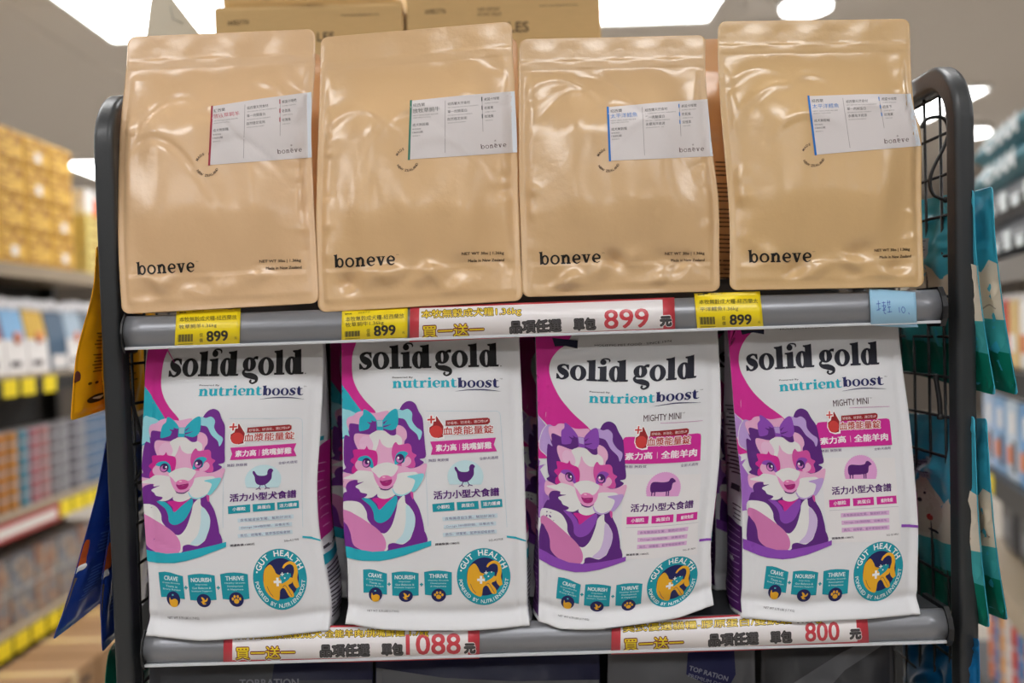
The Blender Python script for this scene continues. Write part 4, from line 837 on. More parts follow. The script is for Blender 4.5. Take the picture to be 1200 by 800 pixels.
# ================================================================ white printed bags on the middle shelf
SGE = {
 1: dict(L=[(172, 393), (169, 470), (166, 540), (169, 600), (173, 660), (175, 700), (173.5, 743)], R=[(378, 388), (379, 430), (376, 500), (372, 560), (373, 610), (380, 660), (386, 700), (386, 737)]),
 2: dict(L=[(400, 386), (401, 470), (402, 560), (403, 620), (407, 660), (408, 700), (405.5, 729)], R=[(608, 380), (611, 450), (614, 530), (616, 600), (617, 660), (617, 700), (620.5, 731)]),
 3: dict(L=[(627, 378), (630, 470), (631, 560), (631, 620), (632, 680), (631, 726)], R=[(840, 374), (844, 440), (845, 490), (843, 540), (838, 590), (833, 640), (834, 680), (835, 707)]),
 4: dict(L=[(851, 372), (857, 440), (863, 515), (868, 560), (870, 620), (870, 680), (868.5, 722)], R=[(1051, 366), (1057, 425), (1066, 492), (1072, 558), (1076, 617), (1075, 680), (1076, 718)])}
m_white = film('white_bag_film', (222, 223, 227), .42, .1)
SLAB = {1: 'white pet food bag furthest left on the middle shelf, teal bow puppy, chicken recipe', 2: 'white pet food bag second from left, teal bow puppy, chicken recipe',
        3: 'white pet food bag third from left, purple bow puppy, lamb recipe', 4: 'white pet food bag furthest right on the middle shelf, purple bow puppy, lamb recipe'}
artA, artB = art_A().cut(4.0), art_B().cut(4.0)
def gusset_art(side):
    a = Art(); a.part = 'gusset_print'; PD = (84, 34, 104); TX = (70, 66, 78); MG = (190, 36, 140)
    def box(x0, x1, y0, y1, c, l=1): a.poly([(x0, y0), (x1, y0), (x1, y1), (x0, y1)], c, l)
    def lines(x0, x1, y0, y1, st, c, wd): 
        y = y0; k = 0
        while y < y1: a.stroke([(x0, y), (x1-(k*37 % 5)*.03, y+.004)], wd, c, 2); y += st; k += 1
    if side < 0:
        box(0, 1, .70, .985, PD); lines(.1, .9, .72, .97, .022, (170, 140, 185), .003); box(0, 1, 0, .33, (120, 92, 130) if 0 else (170, 160, 172)); lines(.06, .95, .30, .55, .014, TX, .005)
        lines(.06, .6, .64, .69, .014, TX, .004); box(.1, .35, .585, .592, TX, 2); box(.1, .13, .57, .61, TX, 2); box(.4, .8, .58, .60, TX, 2)
    else:
        a.poly([(.25, .42), (1, .38), (1, .70), (.0, .70), (.0, .60), (.12, .55)], MG, 1); lines(.3, .9, .46, .68, .03, (225, 150, 205), .004)
        box(.3, .8, .365, .38, (40, 160, 178), 2); box(0.05, .95, .725, .735, TX, 2); box(.0, 1, .75, .785, CYA, 1); lines(.06, .95, .80, .965, .0135, TX, .005)
    return a.cut(.05)
GL, GR = gusset_art(-1), gusset_art(1)
sgroots = {}
for i, k in SGE.items():
    Lf, Rf = edge(k['L'], .035, .004), edge(k['R'], .035, .004)
    P = BoxBag(Lf, Rf, .34, .21, seed=50+i, depth=.082, bot={1: ((0, 0), (.3, 6), (.6, 4), (1, 0)), 2: ((0, 0), (.2, 5), (.55, 6), (.85, 3), (1, 0)), 3: ((0, 0), (.13, 12), (.4, 15), (.8, 10), (.95, 3), (1, 0)), 4: ((0, 0), (.3, 5), (.6, 3), (1, 0))}[i])
    c = (Lf(np.array(1.))+Rf(np.array(1.)))/2; org = (c[0], .045, ZL)
    root = empty('printed_food_bag', org, SLAB[i], 'pet food bag', 'white printed pet food bags on the middle shelf'); sgroots[i] = root
    P.build(root, org, m_white)
    lay(artA if i < 3 else artB, P.front, root, org, warp={1: W21, 2: None, 3: W43, 4: None}[i])
    lay(GL, P.left, root, org, px=False, grid=.05); lay(GR, P.right, root, org, px=False, grid=.05)
for i, dx, lb in ((2, -.036, 'white printed bag in the back row, magenta edge seen between the first two bags'), (3, -.020, 'white printed bag in the back row, seen between the second and third bags'), (4, -.006, 'white printed bag in the back row, seen between the third and fourth bags')):
    r = copy_tree(sgroots[i]); r.location = sgroots[i].location+Vector((dx, .125, 0)); r['label'] = lb; r['group'] = 'white printed bags in the back row'
# ================================================================ price tags, promotion strips and the note on the rails
def on_rail(S, quad, name, label, cat, draw, base=.0012, thick=.0007, bg=(240, 210, 20), grp=None):
    """a card bent over the rail; quad in picture px TL,TR,BR,BL"""
    q = np.array(quad, float); c = S.inv(q.mean(0)[None])[0]; org = S.S(c[0], c[1]); nn = 13, 17
    U, V = np.meshgrid(np.linspace(0, 1, nn[0]), np.linspace(0, 1, nn[1])); U, V = U.ravel(), V.ravel()
    P2 = (q[0]*(1-U)[:, None]+q[1]*U[:, None])*(1-V)[:, None]+(q[3]*(1-U)[:, None]+q[2]*U[:, None])*V[:, None]
    # beyond the rail's edges the card continues straight
    uv = S.inv(P2); W0 = S.S(uv[:, 0], np.clip(uv[:, 1], 0, 1)); over = (uv[:, 1]-np.clip(uv[:, 1], 0, 1))
    W0[:, 2] -= over*.04; N_ = S.N(np.clip(uv[:, 0], 0, 1), np.clip(uv[:, 1], .08, .92))
    F_ = W0+N_*(base+thick); Bk = W0+N_*base; n = nn[0]; O = len(U); fc = []
    for j in range(nn[1]-1):
        for i in range(n-1): a = j*n+i; fc += [(a, a+1, a+n+1, a+n), (O+a, O+a+n, O+a+n+1, O+a+1)]
    for i in range(n-1): a = (nn[1]-1)*n+i; fc += [(i, O+i, O+i+1, i+1), (a, a+1, O+a+1, O+a)]
    for j in range(nn[1]-1): a = j*n; fc += [(a, a+n, O+a+n, O+a), (a+n-1, O+a+n-1, O+a+2*n-1, a+2*n-1)]
    root = empty(name, org, label, cat, grp)
    mesh('card', np.vstack([F_, Bk])-org, fc, paper(bg), root, smooth=True)
    art = Art(); draw(art, lambda x, y: tuple((q[0]*(1-x)+q[1]*x)*(1-y)+(q[3]*(1-x)+q[2]*x)*y))
    if art.items: 
        V_, parts = art.cut(3.0)
        def ev(p):
            uv = S.inv(p); over = uv[:, 1]-np.clip(uv[:, 1], 0, 1); W_ = S.S(uv[:, 0], np.clip(uv[:, 1], 0, 1)); W_[:, 2] -= over*.04
            return W_, S.N(np.clip(uv[:, 0], 0, 1), np.clip(uv[:, 1], .08, .92)), np.ones(len(p), bool)
        W_, N_ = cellwise(V_[:, :2], 3.0, ev); W_ = W_+N_*(base+thick+.0003+.00006*V_[:, 2:]/1000)-org
        parts_mesh(W_, parts, root, paper)
    return root
def paper(c): return mat('paper_%02x%02x%02x' % c, c, .38, coat=.25)
YEL = (242, 216, 14); BLK = (40, 36, 30)
def tagdraw(l1, l2):
    def d(a, q):
        a.part = 'tag_print'
        a.text('寵物公園', q(.05, .13), q(.15, .13), 1.6, BLK, 1, off=.02); a.text('2022.09.17~27', q(.25, .12), q(.43, .11), 1.5, BLK, 1)
        a.text(l1, q(.06, .36), q(.95, .36), 5.2, (70, 62, 20), 1, off=.005); a.text(l2, q(.06, .55), q(.06+.058*len(l2), .54), 5.4, (70, 62, 20), 1)
        for k in range(15): a.stroke([q(.05+k*.0155, .66), q(.05+k*.0155, .84)], .5+.35*(k*7 % 3), (90, 84, 30), 1)
        a.stroke([q(.05, .9), q(.28, .9)], .5, (110, 100, 30), 1)
        a.text('促', q(.38, .74), q(.435, .74), 4, (80, 72, 24), 1); a.text('價', q(.38, .87), q(.435, .87), 4, (80, 72, 24), 1)
        a.text('899', q(.50, .86), q(.82, .86), 10.5, BLK, 1, off=.03); a.text('元', q(.92, .84), q(.96, .84), 2.6, BLK, 1)
    return d
on_rail(rails[0], [(207.5, 363), (282.5, 359.5), (281, 403), (205, 406.5)], 'price_tag', 'yellow 899 price tag under the leftmost kraft pouch', 'price tag', tagdraw('本牧無穀成犬糧-紐西蘭放', '牧草飼羊1.36kg'), bg=YEL, grp='yellow price tags')
on_rail(rails[0], [(401, 366), (478, 361), (477.5, 395), (400.5, 399)], 'price_tag', 'yellow 899 price tag against the left end of the upper promotion strip', 'price tag', tagdraw('本牧無穀成犬糧-紐西蘭放', '牧草飼牛1.36kg'), bg=YEL, grp='yellow price tags')
on_rail(rails[0], [(813, 342), (890, 340.5), (894.5, 384.5), (817, 386)], 'price_tag', 'yellow 899 price tag between the third and fourth kraft pouches', 'price tag', tagdraw('本牧無穀成犬糧-紐西蘭太', '平洋鱈魚1.36kg'), bg=YEL, grp='yellow price tags')
RED_ = (200, 62, 74); WP = (232, 228, 230)
def promo(line, price, w0, px=1):
    def d(a, q):
        a.part = 'strip_print'; a.poly([q(.035, .06), q(.955, .06), q(.955, .90), q(.035, .90)], WP, 1)
        h = px
        def O(t, x0, x1, y, hh, c1, c2, c3=None):
            if c3: a.text(t, q(x0, y), q(x1, y), hh, c3, 2, off=.17)
            a.text(t, q(x0, y), q(x1, y), hh, c2, 2.4, off=.095); a.text(t, q(x0, y), q(x1, y), hh, c1, 3, off=.016)
        O(line, w0[0], w0[1], .38, 9.5, (232, 200, 24), (70, 44, 14))
        O('買一送一', .05, .28, .88, 12.5, (240, 214, 20), (120, 30, 34), WP); O('品項任選', .38, .57, .85, 12, (78, 76, 80), (28, 26, 28), WP)
        O('單包', .62, .70, .84, 11.5, (78, 76, 80), (28, 26, 28), WP); a.text(price, q(w0[2], .84), q(w0[3], .84), 19 if len(price) < 4 else 21, RED_, 3, off=.02); O('元', w0[4], w0[4]+.04, .82, 9, (78, 76, 80), (28, 26, 28), WP)
    return d
on_rail(rails[0], [(481, 361), (790, 350), (791, 386), (480, 399)], 'promotion_strip', 'red bordered promotion strip at the middle of the upper rail', 'promotion strip', promo('本牧無穀成犬糧1.36kg', '899', (.045, .42, .735, .90, .945)), base=.0016, bg=RED_, grp='red bordered promotion strips')
on_rail(rails[1], [(263, 736), (562, 730.5), (562, 769.5), (262, 775.5)], 'promotion_strip', 'red bordered promotion strip on the lower rail under the two teal bow puppy bags', 'promotion strip', promo('素力高血漿無穀成犬-全能羊肉/挑嘴鮮雞 1.7kg', '1088', (.045, .80, .715, .925, .942)), bg=RED_, grp='red bordered promotion strips')
on_rail(rails[1], [(717, 729), (1015, 712.5), (1018, 753), (716, 765)], 'promotion_strip', 'red bordered promotion strip on the lower rail under the two purple bow puppy bags', 'promotion strip', promo('美式優選貓糧-膠原蛋白/雙魷蝦 1.8kg', '800', (.045, .82, .755, .885, .928)), bg=RED_, grp='red bordered promotion strips')
def note(a, q):
    a.part = 'handwriting'; c = (74, 104, 186)
    for L in ([(.13, .42), (.22, .40)], [(.175, .33), (.18, .58)], [(.13, .58), (.22, .52)], [(.25, .38), (.33, .36)], [(.25, .46), (.33, .44), (.29, .54)], [(.29, .34), (.29, .60), (.33, .64)], [(.26, .56), (.33, .54)], [(.36, .36), (.44, .34)], [(.38, .30), (.38, .44)], [(.42, .30), (.42, .42)], [(.37, .48), (.44, .46)], [(.40, .44), (.41, .60)], [(.36, .60), (.46, .57)],
              [(.62, .44), (.625, .58)], [(.70, .42), (.67, .50), (.71, .58), (.75, .50), (.71, .42)], [(.82, .55), (.835, .60)]):
        a.stroke([q(*p) for p in L], .7, c, 1)
on_rail(rails[0], [(1017.5, 341), (1071.5, 345), (1073.5, 382), (1019.5, 378.5)], 'paper_note', 'light blue handwritten paper note on the right end of the upper rail', 'note', note, base=.0035, bg=(150, 196, 226))
# ================================================================ bags hanging on the outer sides of the rack
def hang(name, Lp, Rp, y0, y1, axis, m, label, seed, draws, grp, cat='pet treat bag', bulge=.008, back=.010, H=.27, Wd=.22, **kw):
    Lf, Rf = edge(Lp, *y0), edge(Rp, *y1); P = Pouch(Lf, Rf, H, Wd, bulge=bulge, back=back, seam=.03, seed=seed, head=.06, corner=.006, wr=1.6, axis=axis, fold=False, belly=.7)
    c = (Lf(np.array(1.))+Rf(np.array(1.)))/2; root = empty(name, c, label, cat, grp)
    P.build(root, c, m, nu=30, nv=50)
    a = Art(); draws(a)
    if a.items: lay(a.cut(.05), P.front, root, c, px=False, grid=.05)
    a = Art(); draws(a)
    if a.items: lay(a.cut(.05), P.backf, root, c, px=False, grid=.05)
    return root
def bx(a, x0, x1, y0, y1, c, l=1): a.poly([(x0, y0), (x1, y0), (x1, y1), (x0, y1)], c, l)
def ln(a, x0, x1, ys, c, w=.006, l=2):
    for i, y in enumerate(ys): a.stroke([(x0+.01*(i*5 % 3), y), (x1-.02*(i*7 % 5), y)], w, c, l)
def yellow(a):
    a.part = 'back_print'; d = (96, 56, 10)
    ln(a, .13, .45, np.arange(.28, .36, .022), d); ln(a, .14, .42, np.arange(.40, .46, .022), d); ln(a, .12, .45, np.arange(.50, .60, .022), d); ln(a, .12, .45, np.arange(.63, .74, .02), d)
    a.poly([(.035, .72), (.0, .73), (.0, .78), (.04, .775)], (110, 60, 50), 1, True)
    for x in (.12, .19, .26): a.ell(x, .80, .02, .009, d, 2, 10)
    a.poly([(.12, .90), (.22, .875), (.34, .88), (.30, .915), (.18, .925)], (40, 30, 20), 2, True); a.poly([(.18, .895), (.29, .887), (.25, .907)], (225, 220, 210), 3, True)
m_yel = film('yellow_film', (250, 176, 22), .35, .4); m_blu = film('blue_film', (28, 62, 150), .35, .4); m_tur = film('turquoise_film', (64, 176, 204), .35, .4); m_grn = film('green_film', (10, 110, 90), .4)
AX = (1, 0, 0)
hang('treat_bag', [(113, 288), (109, 340), (92, 405), (87, 440), (83, 493)], [(186, 318), (181, 380), (176, 462)], (.02, .0), (.24, .24), AX, m_yel, 'orange yellow treat bag hanging on the left side, front edge nearest the viewer', 71, yellow, 'yellow treat bags on the left side')
hang('treat_bag', [(121, 300), (120, 380), (121, 450), (129, 508)], [(184, 322), (180, 400), (177, 478)], (.05, .045), (.27, .27), AX, m_yel, 'orange yellow treat bag hanging closer to the left post, lower corner pointing down', 72, yellow, 'yellow treat bags on the left side')
def blue(a):
    a.part = 'back_print'; w = (96, 128, 200)
    ln(a, .16, .34, np.arange(.2, .30, .025), w); ln(a, .15, .33, np.arange(.36, .46, .02), w); ln(a, .14, .32, np.arange(.5, .62, .02), w); ln(a, .12, .30, np.arange(.68, .85, .018), w)
    a.part = 'side_picture'; a.poly([(.0, .53), (.04, .51), (.06, .56), (.055, .62), (.0, .64)], (208, 96, 44), 1, True); a.poly([(.0, .64), (.045, .63), (.04, .66), (.0, .67)], (225, 225, 230), 1.5, True)
    a.poly([(0, .69), (.035, .70), (.03, .83), (.0, .85)], (150, 130, 110), 1)
hang('treat_bag', [(125, 514), (114, 575), (97, 640), (80, 700), (62, 750)], [(180, 506), (174, 600), (160, 672)], (.05, .0), (.24, .24), AX, m_blu, 'blue treat bag hanging on the left side, swung furthest out', 73, blue, 'blue treat bags on the left side', H=.25)
hang('treat_bag', [(131, 505), (131, 600), (119, 690), (120, 764)], [(184, 505), (178, 600), (170, 705)], (.06, .03), (.27, .27), AX, m_blu, 'blue treat bag hanging directly beside the left post', 74, blue, 'blue treat bags on the left side', H=.25)
hang('treat_bag', [(134, 752), (124, 790), (118, 960)], [(178, 748), (174, 930)], (.05, .05), (.26, .26), AX, m_grn, 'green treat bag at the bottom left behind the rack post', 75, lambda a: None, 'lower side bags')
def turq(a):
    a.part = 'landscape_print'; cr = (226, 216, 198)
    a.poly([(0, .37), (.06, .35), (.12, .41), (.2, .39), (.3, .44), (.45, .36), (.6, .42), (.78, .36), (1, .42), (1, .64), (0, .64)], cr, 1); a.poly([(0, .64), (1, .64), (1, .80), (0, .80)], (70, 172, 176), 1); a.poly([(0, .80), (.3, .775), (1, .81), (1, 1), (0, 1)], (10, 124, 104), 1.5)
    a.stroke([(.02, .60), (.1, .57), (.2, .62)], .008, (180, 165, 150), 2)
    a.part = 'text_panel'; bx(a, .45, .93, .22, .33, (150, 160, 170), 2); ln(a, .48, .9, np.arange(.235, .325, .016), (60, 70, 84), .005, 3)
    a.ell(.7, .55, .10, .05, (120, 84, 70), 2, 14)
def turq2(a):
    turq(a); a.part = 'dog_picture'; a.ell(.62, .42, .22, .10, (206, 190, 168), 3, 20); a.ell(.62, .50, .30, .12, (214, 200, 180), 3.2, 20); a.ell(.56, .41, .02, .008, (30, 24, 22), 4, 8); a.ell(.68, .41, .02, .008, (30, 24, 22), 4, 8); a.ell(.62, .45, .03, .012, (40, 30, 28), 4, 8)
    a.ell(.5, .53, .04, .018, (190, 60, 50), 4, 8)
AXR = (-1, 0, 0); G_ = 'turquoise and cream treat bags on the right side'
hang('treat_bag', [(1141, 222), (1144, 300), (1153, 380), (1167, 463)], [(1050, 240), (1050, 330), (1050, 432)], (.0, -.004), (.24, .24), AXR, m_tur, 'turquoise and cream treat bag on the upper right side, nearest the rack', 81, turq, G_, H=.24)
hang('treat_bag', [(1163, 218), (1167, 290), (1178, 380), (1193, 463)], [(1078, 242), (1080, 430)], (.0, -.004), (.24, .24), AXR, m_tur, 'turquoise and cream treat bag on the upper right side, outermost', 82, turq, G_, H=.24)
hang('treat_bag', [(1142, 488), (1146, 600), (1153, 680), (1160, 736)], [(1058, 484), (1060, 600), (1062, 690)], (.0, -.003), (.24, .24), AXR, m_tur, 'turquoise treat bag with puppy picture on the lower right side, nearest the rack', 83, turq2, G_, H=.25)
hang('treat_bag', [(1156, 490), (1163, 600), (1171, 670), (1181, 727)], [(1086, 490), (1088, 690)], (.0, -.004), (.24, .24), AXR, m_tur, 'turquoise treat bag on the lower right side, outermost', 84, turq2, G_, H=.25)
hang('treat_bag', [(1147, 748), (1152, 960)], [(1058, 738), (1060, 900)], (.0, .0), (.24, .24), AXR, film('deep_blue_film', (14, 104, 160), .35, .4), 'blue treat bag at the bottom right outside the rack', 85, lambda a: None, 'lower side bags')
def wire(name, pts, Y, label, r=.0022, m=m_wire, cat='wire hook'):
    W_ = [at(x, y, yy) for x, y, yy in catmull([(p[0], p[1], p[2] if len(p) > 2 else Y) for p in pts], False, 6)]; c = W_[0]
    root = empty(name, c, label, cat); MB().tube([p-c for p in W_], r, 6).build('bent_wire', m, root)
    MB().lathe([(.0001, -.004), (r*1.3, -.003), (r*1.5, 0), (r*1.3, .003), (.0001, .004)], 8, c=tuple(W_[-1]-c)).build('tip', m, root)
    return root
wire('wire_hook', [(1080, 150), (1084, 141), (1094, 137), (1104, 138), (1110, 145), (1111, 158), (1105, 175), (1097, 190), (1091, 205), (1090, 218), (1094, 228), (1101, 232), (1108, 234)], .06, 'black bent wire hook hanging in the upper right side grid')
wire('wire_hook', [(143, 172), (139, 178), (137, 188), (138, 200), (143, 206)], .05, 'small black wire hook behind the leftmost kraft pouch')
wire('wire_hook', [(150, 452), (156, 475), (163, 500), (169, 525), (168, 545), (160, 560), (150, 566), (143, 563)], .06, 'thick black wire hook beside the leftmost white bag')
wire('cable_tie', [(1096, 438), (1098, 450), (1101, 470), (1102, 488)], .04, 'black cable tie with a pale tip on the right side grid below the upper rail', .003, cat='cable tie')
# ================================================================ large feed sacks on the lowest visible shelf
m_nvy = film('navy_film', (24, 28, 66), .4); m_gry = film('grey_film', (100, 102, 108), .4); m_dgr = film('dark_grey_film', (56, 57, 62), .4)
def sack(x0, x1, yt, lab, m, draw, seed, yr=None):
    yr = yr if yr is not None else yt
    L = [(x0, yt), (x0-2, yt+150), (x0, yt+395)]; Rr = [(x1, yr), (x1+2, yr+150), (x1, yr+395)]
    Lf, Rf = edge(L, .075, .03), edge(Rr, .075, .03); P = Pouch(Lf, Rf, .4, .25, bulge=.03, back=.05, seed=seed, head=.05, corner=.01)
    c = (Lf(np.array(1.))+Rf(np.array(1.)))/2; c[2] = Z3; root = empty('feed_sack', c, lab, 'pet food sack', 'feed sacks on the lowest visible shelf'); P.build(root, c, m, nu=30, nv=50)
    a = Art(); draw(a)
    if a.items: lay(a.cut(4.0), P.front, root, c)
def s1(a):
    a.part = 'sack_print'; a.poly([(150, 755), (323, 768), (318, 800), (318, 900), (150, 900)], (84, 86, 92), 1); a.text('TORRATION', (281, 805), (350, 804), 9, (150, 152, 165), 2, off=.02)
    a.poly([(350, 797), (436, 796), (436, 900), (350, 900)], (84, 86, 94), 1)
def s2(a):
    a.part = 'sack_print'; a.poly([(441, 782), (520, 794), (602, 798), (702, 796), (702, 900), (441, 900)], (108, 110, 116), 1)
def s3(a):
    a.part = 'sack_print'; a.poly([(806, 765), (860, 758), (862, 790), (850, 812), (804, 790)], (28, 32, 84), 1)
    a.text('TOP RATION', (807, 785), (852, 798), 5.5, (150, 152, 175), 2, off=.02); a.text('PREMIUM DOG', (806, 793), (850, 806), 4.5, (150, 152, 175), 2)
sack(176, 436, 752, 'navy feed sack at bottom left, reads TORRATION', m_nvy, s1, 91, 744)
sack(441, 702, 744, 'navy and grey feed sack at the bottom centre', m_nvy, s2, 92, 738)
sack(713, 884, 737, 'grey feed sack with tilted navy TOP RATION patch', m_gry, s3, 93, 733)
sack(893, 1046, 728, 'dark grey folded feed sack at bottom right', m_dgr, lambda a: a.poly([(930, 800), (985, 765), (1046, 735), (1046, 748), (990, 785), (950, 830)], (112, 114, 120), 1), 94, 722)
# ================================================================ aisle shelving on the left, seen in depth
GX = -1.8
m_shelf = mat('shelf_beige', (150, 134, 112), .6); m_edge = mat('shelf_edge_dark', (26, 26, 26), .5); m_ytag = mat('tag_yellow', (232, 208, 20), .5); m_gback = mat('gondola_back', (22, 21, 21), .7)
def PX(px): return -GX*FPX/(600-px)-1.17      # depth at which the aisle face passes a picture column
def gz(px, py): return at(px, py, PX(px)).z
Zs = [gz(40, 311), gz(40, 436), gz(40, 590), gz(40, 716), .03]
gl = empty('aisle_shelving', (GX-.25, 2.4, 0), 'long dark aisle shelving on the left stacked with cartons, pouches and tins', 'shelving'); GO = Vector((GX-.25, 2.4, 0))
for i, z in enumerate(Zs):
    s_ = MB().box(GX-.5, GX+.012, 1.98, 3.75, z-.018, z, bev=.003).build('shelf', m_shelf, gl, GO)
    MB().box(GX+.004, GX+.012, 1.98, 3.75, z-(.075 if i else .05), z-.018).build('shelf_edge', m_edge if i else m_shelf, s_, GO)
MB().box(GX-.52, GX-.5, 1.98, 3.75, 0, 1.8).build('back_panel', m_gback, gl, GO)
for y in (2.0, 3.73): MB().box(GX-.5, GX-.44, y-.02, y+.02, 0, 1.8).build('upright', m_edge, gl, GO)
def ticket(y, z, w_=.07, h=.055): MB().box(GX+.012, GX+.015, y-w_/2, y+w_/2, z-.018-h, z-.018).build('shelf_ticket', m_ytag, gl, GO)
for px in (6, 27.5, 53, 92): ticket(PX(px), Zs[1], .10, .062)
for k in range(9): ticket(PX(66)+k*.115, Zs[2], .10, .06)
for k in range(10): ticket(2.13+k*.125, Zs[3], .105, .06)
MB().box(GX+.012, GX+.016, 2.0, PX(58), Zs[2]-.085, Zs[2]-.02).build('promotion_card', mat('card_red', (170, 50, 52), .5), gl, GO)
MB().box(GX+.016, GX+.017, 2.13, PX(54), Zs[2]-.07, Zs[2]-.035).build('promotion_card_panel', mat('card_white', (215, 210, 205), .5), gl, GO)
m_ybox = mat('yellow_carton', (218, 174, 74), .7, noise=.04, scale=9); m_yprt_gap = mat('carton_print_and_gap_shade', (150, 100, 26), .7); m_wlab = mat('white_label', (230, 228, 225), .5)
yb = empty('yellow_carton', (GX-.15, 2.3, Zs[0]), cat='carton')
MB().box(-.15, .15, -.0985, .0985, 0, .1215, bev=.009).build('box_body', m_ybox, yb); f_ = MB().box(-.15, .151, -.012, .012, .1215, .1228).box(.15, .1508, -.012, .012, .085, .122).build('tape', m_yprt_gap, yb)
pr = MB()  # edge bars paint the shade of gaps between boxes; inner bars are print
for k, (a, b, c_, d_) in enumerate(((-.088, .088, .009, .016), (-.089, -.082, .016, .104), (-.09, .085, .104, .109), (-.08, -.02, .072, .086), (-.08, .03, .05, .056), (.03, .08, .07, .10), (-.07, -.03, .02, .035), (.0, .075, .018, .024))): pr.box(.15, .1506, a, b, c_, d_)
pr.build('box_marks', m_yprt_gap, yb)
for c_ in range(4):
    for r_ in range(4):
        if c_ == 3 and r_ == 3: pass
        o = yb if (c_ == 0 and r_ == 0) else copy_tree(yb)
        o.location = (GX-.15, 2.36+.205*(c_-.0)-.205+.1, Zs[0]+.1235*r_); o['group'] = 'stacked yellow cartons'
        col_ = ('leftmost', 'second', 'third', 'fourth')[c_]; o['label'] = 'yellow carton on the left shelving, %s column, %s row' % (('nearest', 'second nearest', 'third', 'farthest')[c_], ('bottom', 'second', 'third', 'top')[r_])
        if (c_+r_*3) % 5 in (1, 3): MB().box(.151, .152, -.02, .025, .03, .065).build('white_label', m_wlab, o)
m_pbox = mat('pale_carton', (206, 188, 110), .7, noise=.1, scale=20)
pb = empty('pale_carton', (GX-.15, 3.1, Zs[0]), cat='carton'); MB().box(-.15, .15, -.10, .10, 0, .05, bev=.003).build('box_body', m_pbox, pb); MB().box(.15, .151, -.06, .03, .015, .03).build('box_marks', m_yprt_gap, pb)
for c_ in range(2):
    for r_ in range(5):
        o = pb if c_+r_ == 0 else copy_tree(pb); o.location = (GX-.15, 3.19+.205*c_, Zs[0]+.0505*r_); o['group'] = 'thin pale yellow cartons'
        o['label'] = 'thin pale yellow carton, %s of the five in the %s stack' % (('bottom one', 'second', 'middle', 'fourth', 'top one')[r_], ('nearer', 'farther')[c_])
for i, (y, cc, h) in enumerate(((3.16, (230, 226, 224), .10), (3.26, (222, 96, 40), .085), (3.40, (214, 60, 44), .07), (3.52, (225, 222, 226), .07))):
    m_ = mat('snack_%d' % i, cc, .5); o = empty('snack_bag', (GX-.12, y, Zs[0]+.2535), ['white', 'orange', 'red', 'pale'][i]+' snack bag lying on the pale cartons at the left', 'snack bag', 'snack bags on the pale cartons')
    MB().box(-.08, .11, -.045, .045, 0, h, bev=.02).build('bag_body', m_, o); MB().box(-.08, .11, -.05, .05, h-.004, h+.012, bev=.004).build('bag_seal', m_wlab, o)
# pouches with white tops
pcols = [(120, 44, 66), (112, 160, 200), (196, 156, 36), (58, 84, 108), (150, 168, 184), (90, 100, 110), (160, 90, 60), (100, 130, 100)]
m_pw = mat('pouch_white', (222, 218, 216), .5); m_fluff = mat('white_cap', (232, 232, 236), .6); m_org = mat('picture_orange', (204, 120, 80), .6); m_txt = mat('dark_lettering', (70, 60, 66), .7)
for i, cc in enumerate(pcols):
    y0 = PX(2)+.168*i-.04
    o = empty('snack_pouch', (GX-.05, y0, Zs[1]), ['maroon topped', 'light blue topped', 'gold topped', 'navy', 'pale grey', 'dark grey', 'brown topped', 'green topped'][i]+' snack pouch with white bubbly top on the left shelving', 'snack pouch', 'snack pouches on the left shelving')
    def pou(z0, z1, w0, w1, d0, d1, m, nm, x=0):
        V_ = [(x+sx*d, sy*w_, z) for z, w_, d in ((z0, w0, d0), (z1, w1, d1)) for sx, sy in ((-1, -1), (1, -1), (1, 1), (-1, 1))]
        return mesh(nm, V_, [(3, 2, 1, 0), (4, 5, 6, 7), (0, 1, 5, 4), (1, 2, 6, 5), (2, 3, 7, 6), (3, 0, 4, 7)], m, o)
    mc = mat('pouch_col_%d' % i, cc, .5)
    pou(0, .125, .078, .08, .045, .036, m_pw if i != 3 else mc, 'pouch_base'); pou(.125, .235, .08, .078, .036, .014, mc, 'pouch_top')
    fl = MB()
    for k in range(7):
        M_ = Matrix.Translation((0, -.066+.022*k, .245+.008*((k*5+i) % 3))); bmesh.ops.create_icosphere(fl.bm, subdivisions=2, radius=.019+.004*((k+i) % 2), matrix=M_)
    fl.build('white_top', m_fluff, o)
    if i == 3: MB().box(.04, .046, -.06, .06, .01, .06).build('white_panel', m_pw, o)
    else:
        MB().lathe([(.001, 0), (.022, 0), (.022, .012), (.001, .012)], 12, c=(0, 0, 0)).build('food_picture', m_org, o).matrix_local = Matrix.Translation((.032, .01, .13)) @ Matrix.Rotation(R(90), 4, 'Y')
        MB().box(.043, .0455, -.05, .02, .025, .045).build('pouch_lettering', m_txt, o)
ORD = ('first', 'second', 'third', 'fourth', 'fifth', 'sixth', 'seventh', 'eighth', 'ninth', 'tenth', 'eleventh', 'twelfth', 'thirteenth', 'fourteenth')
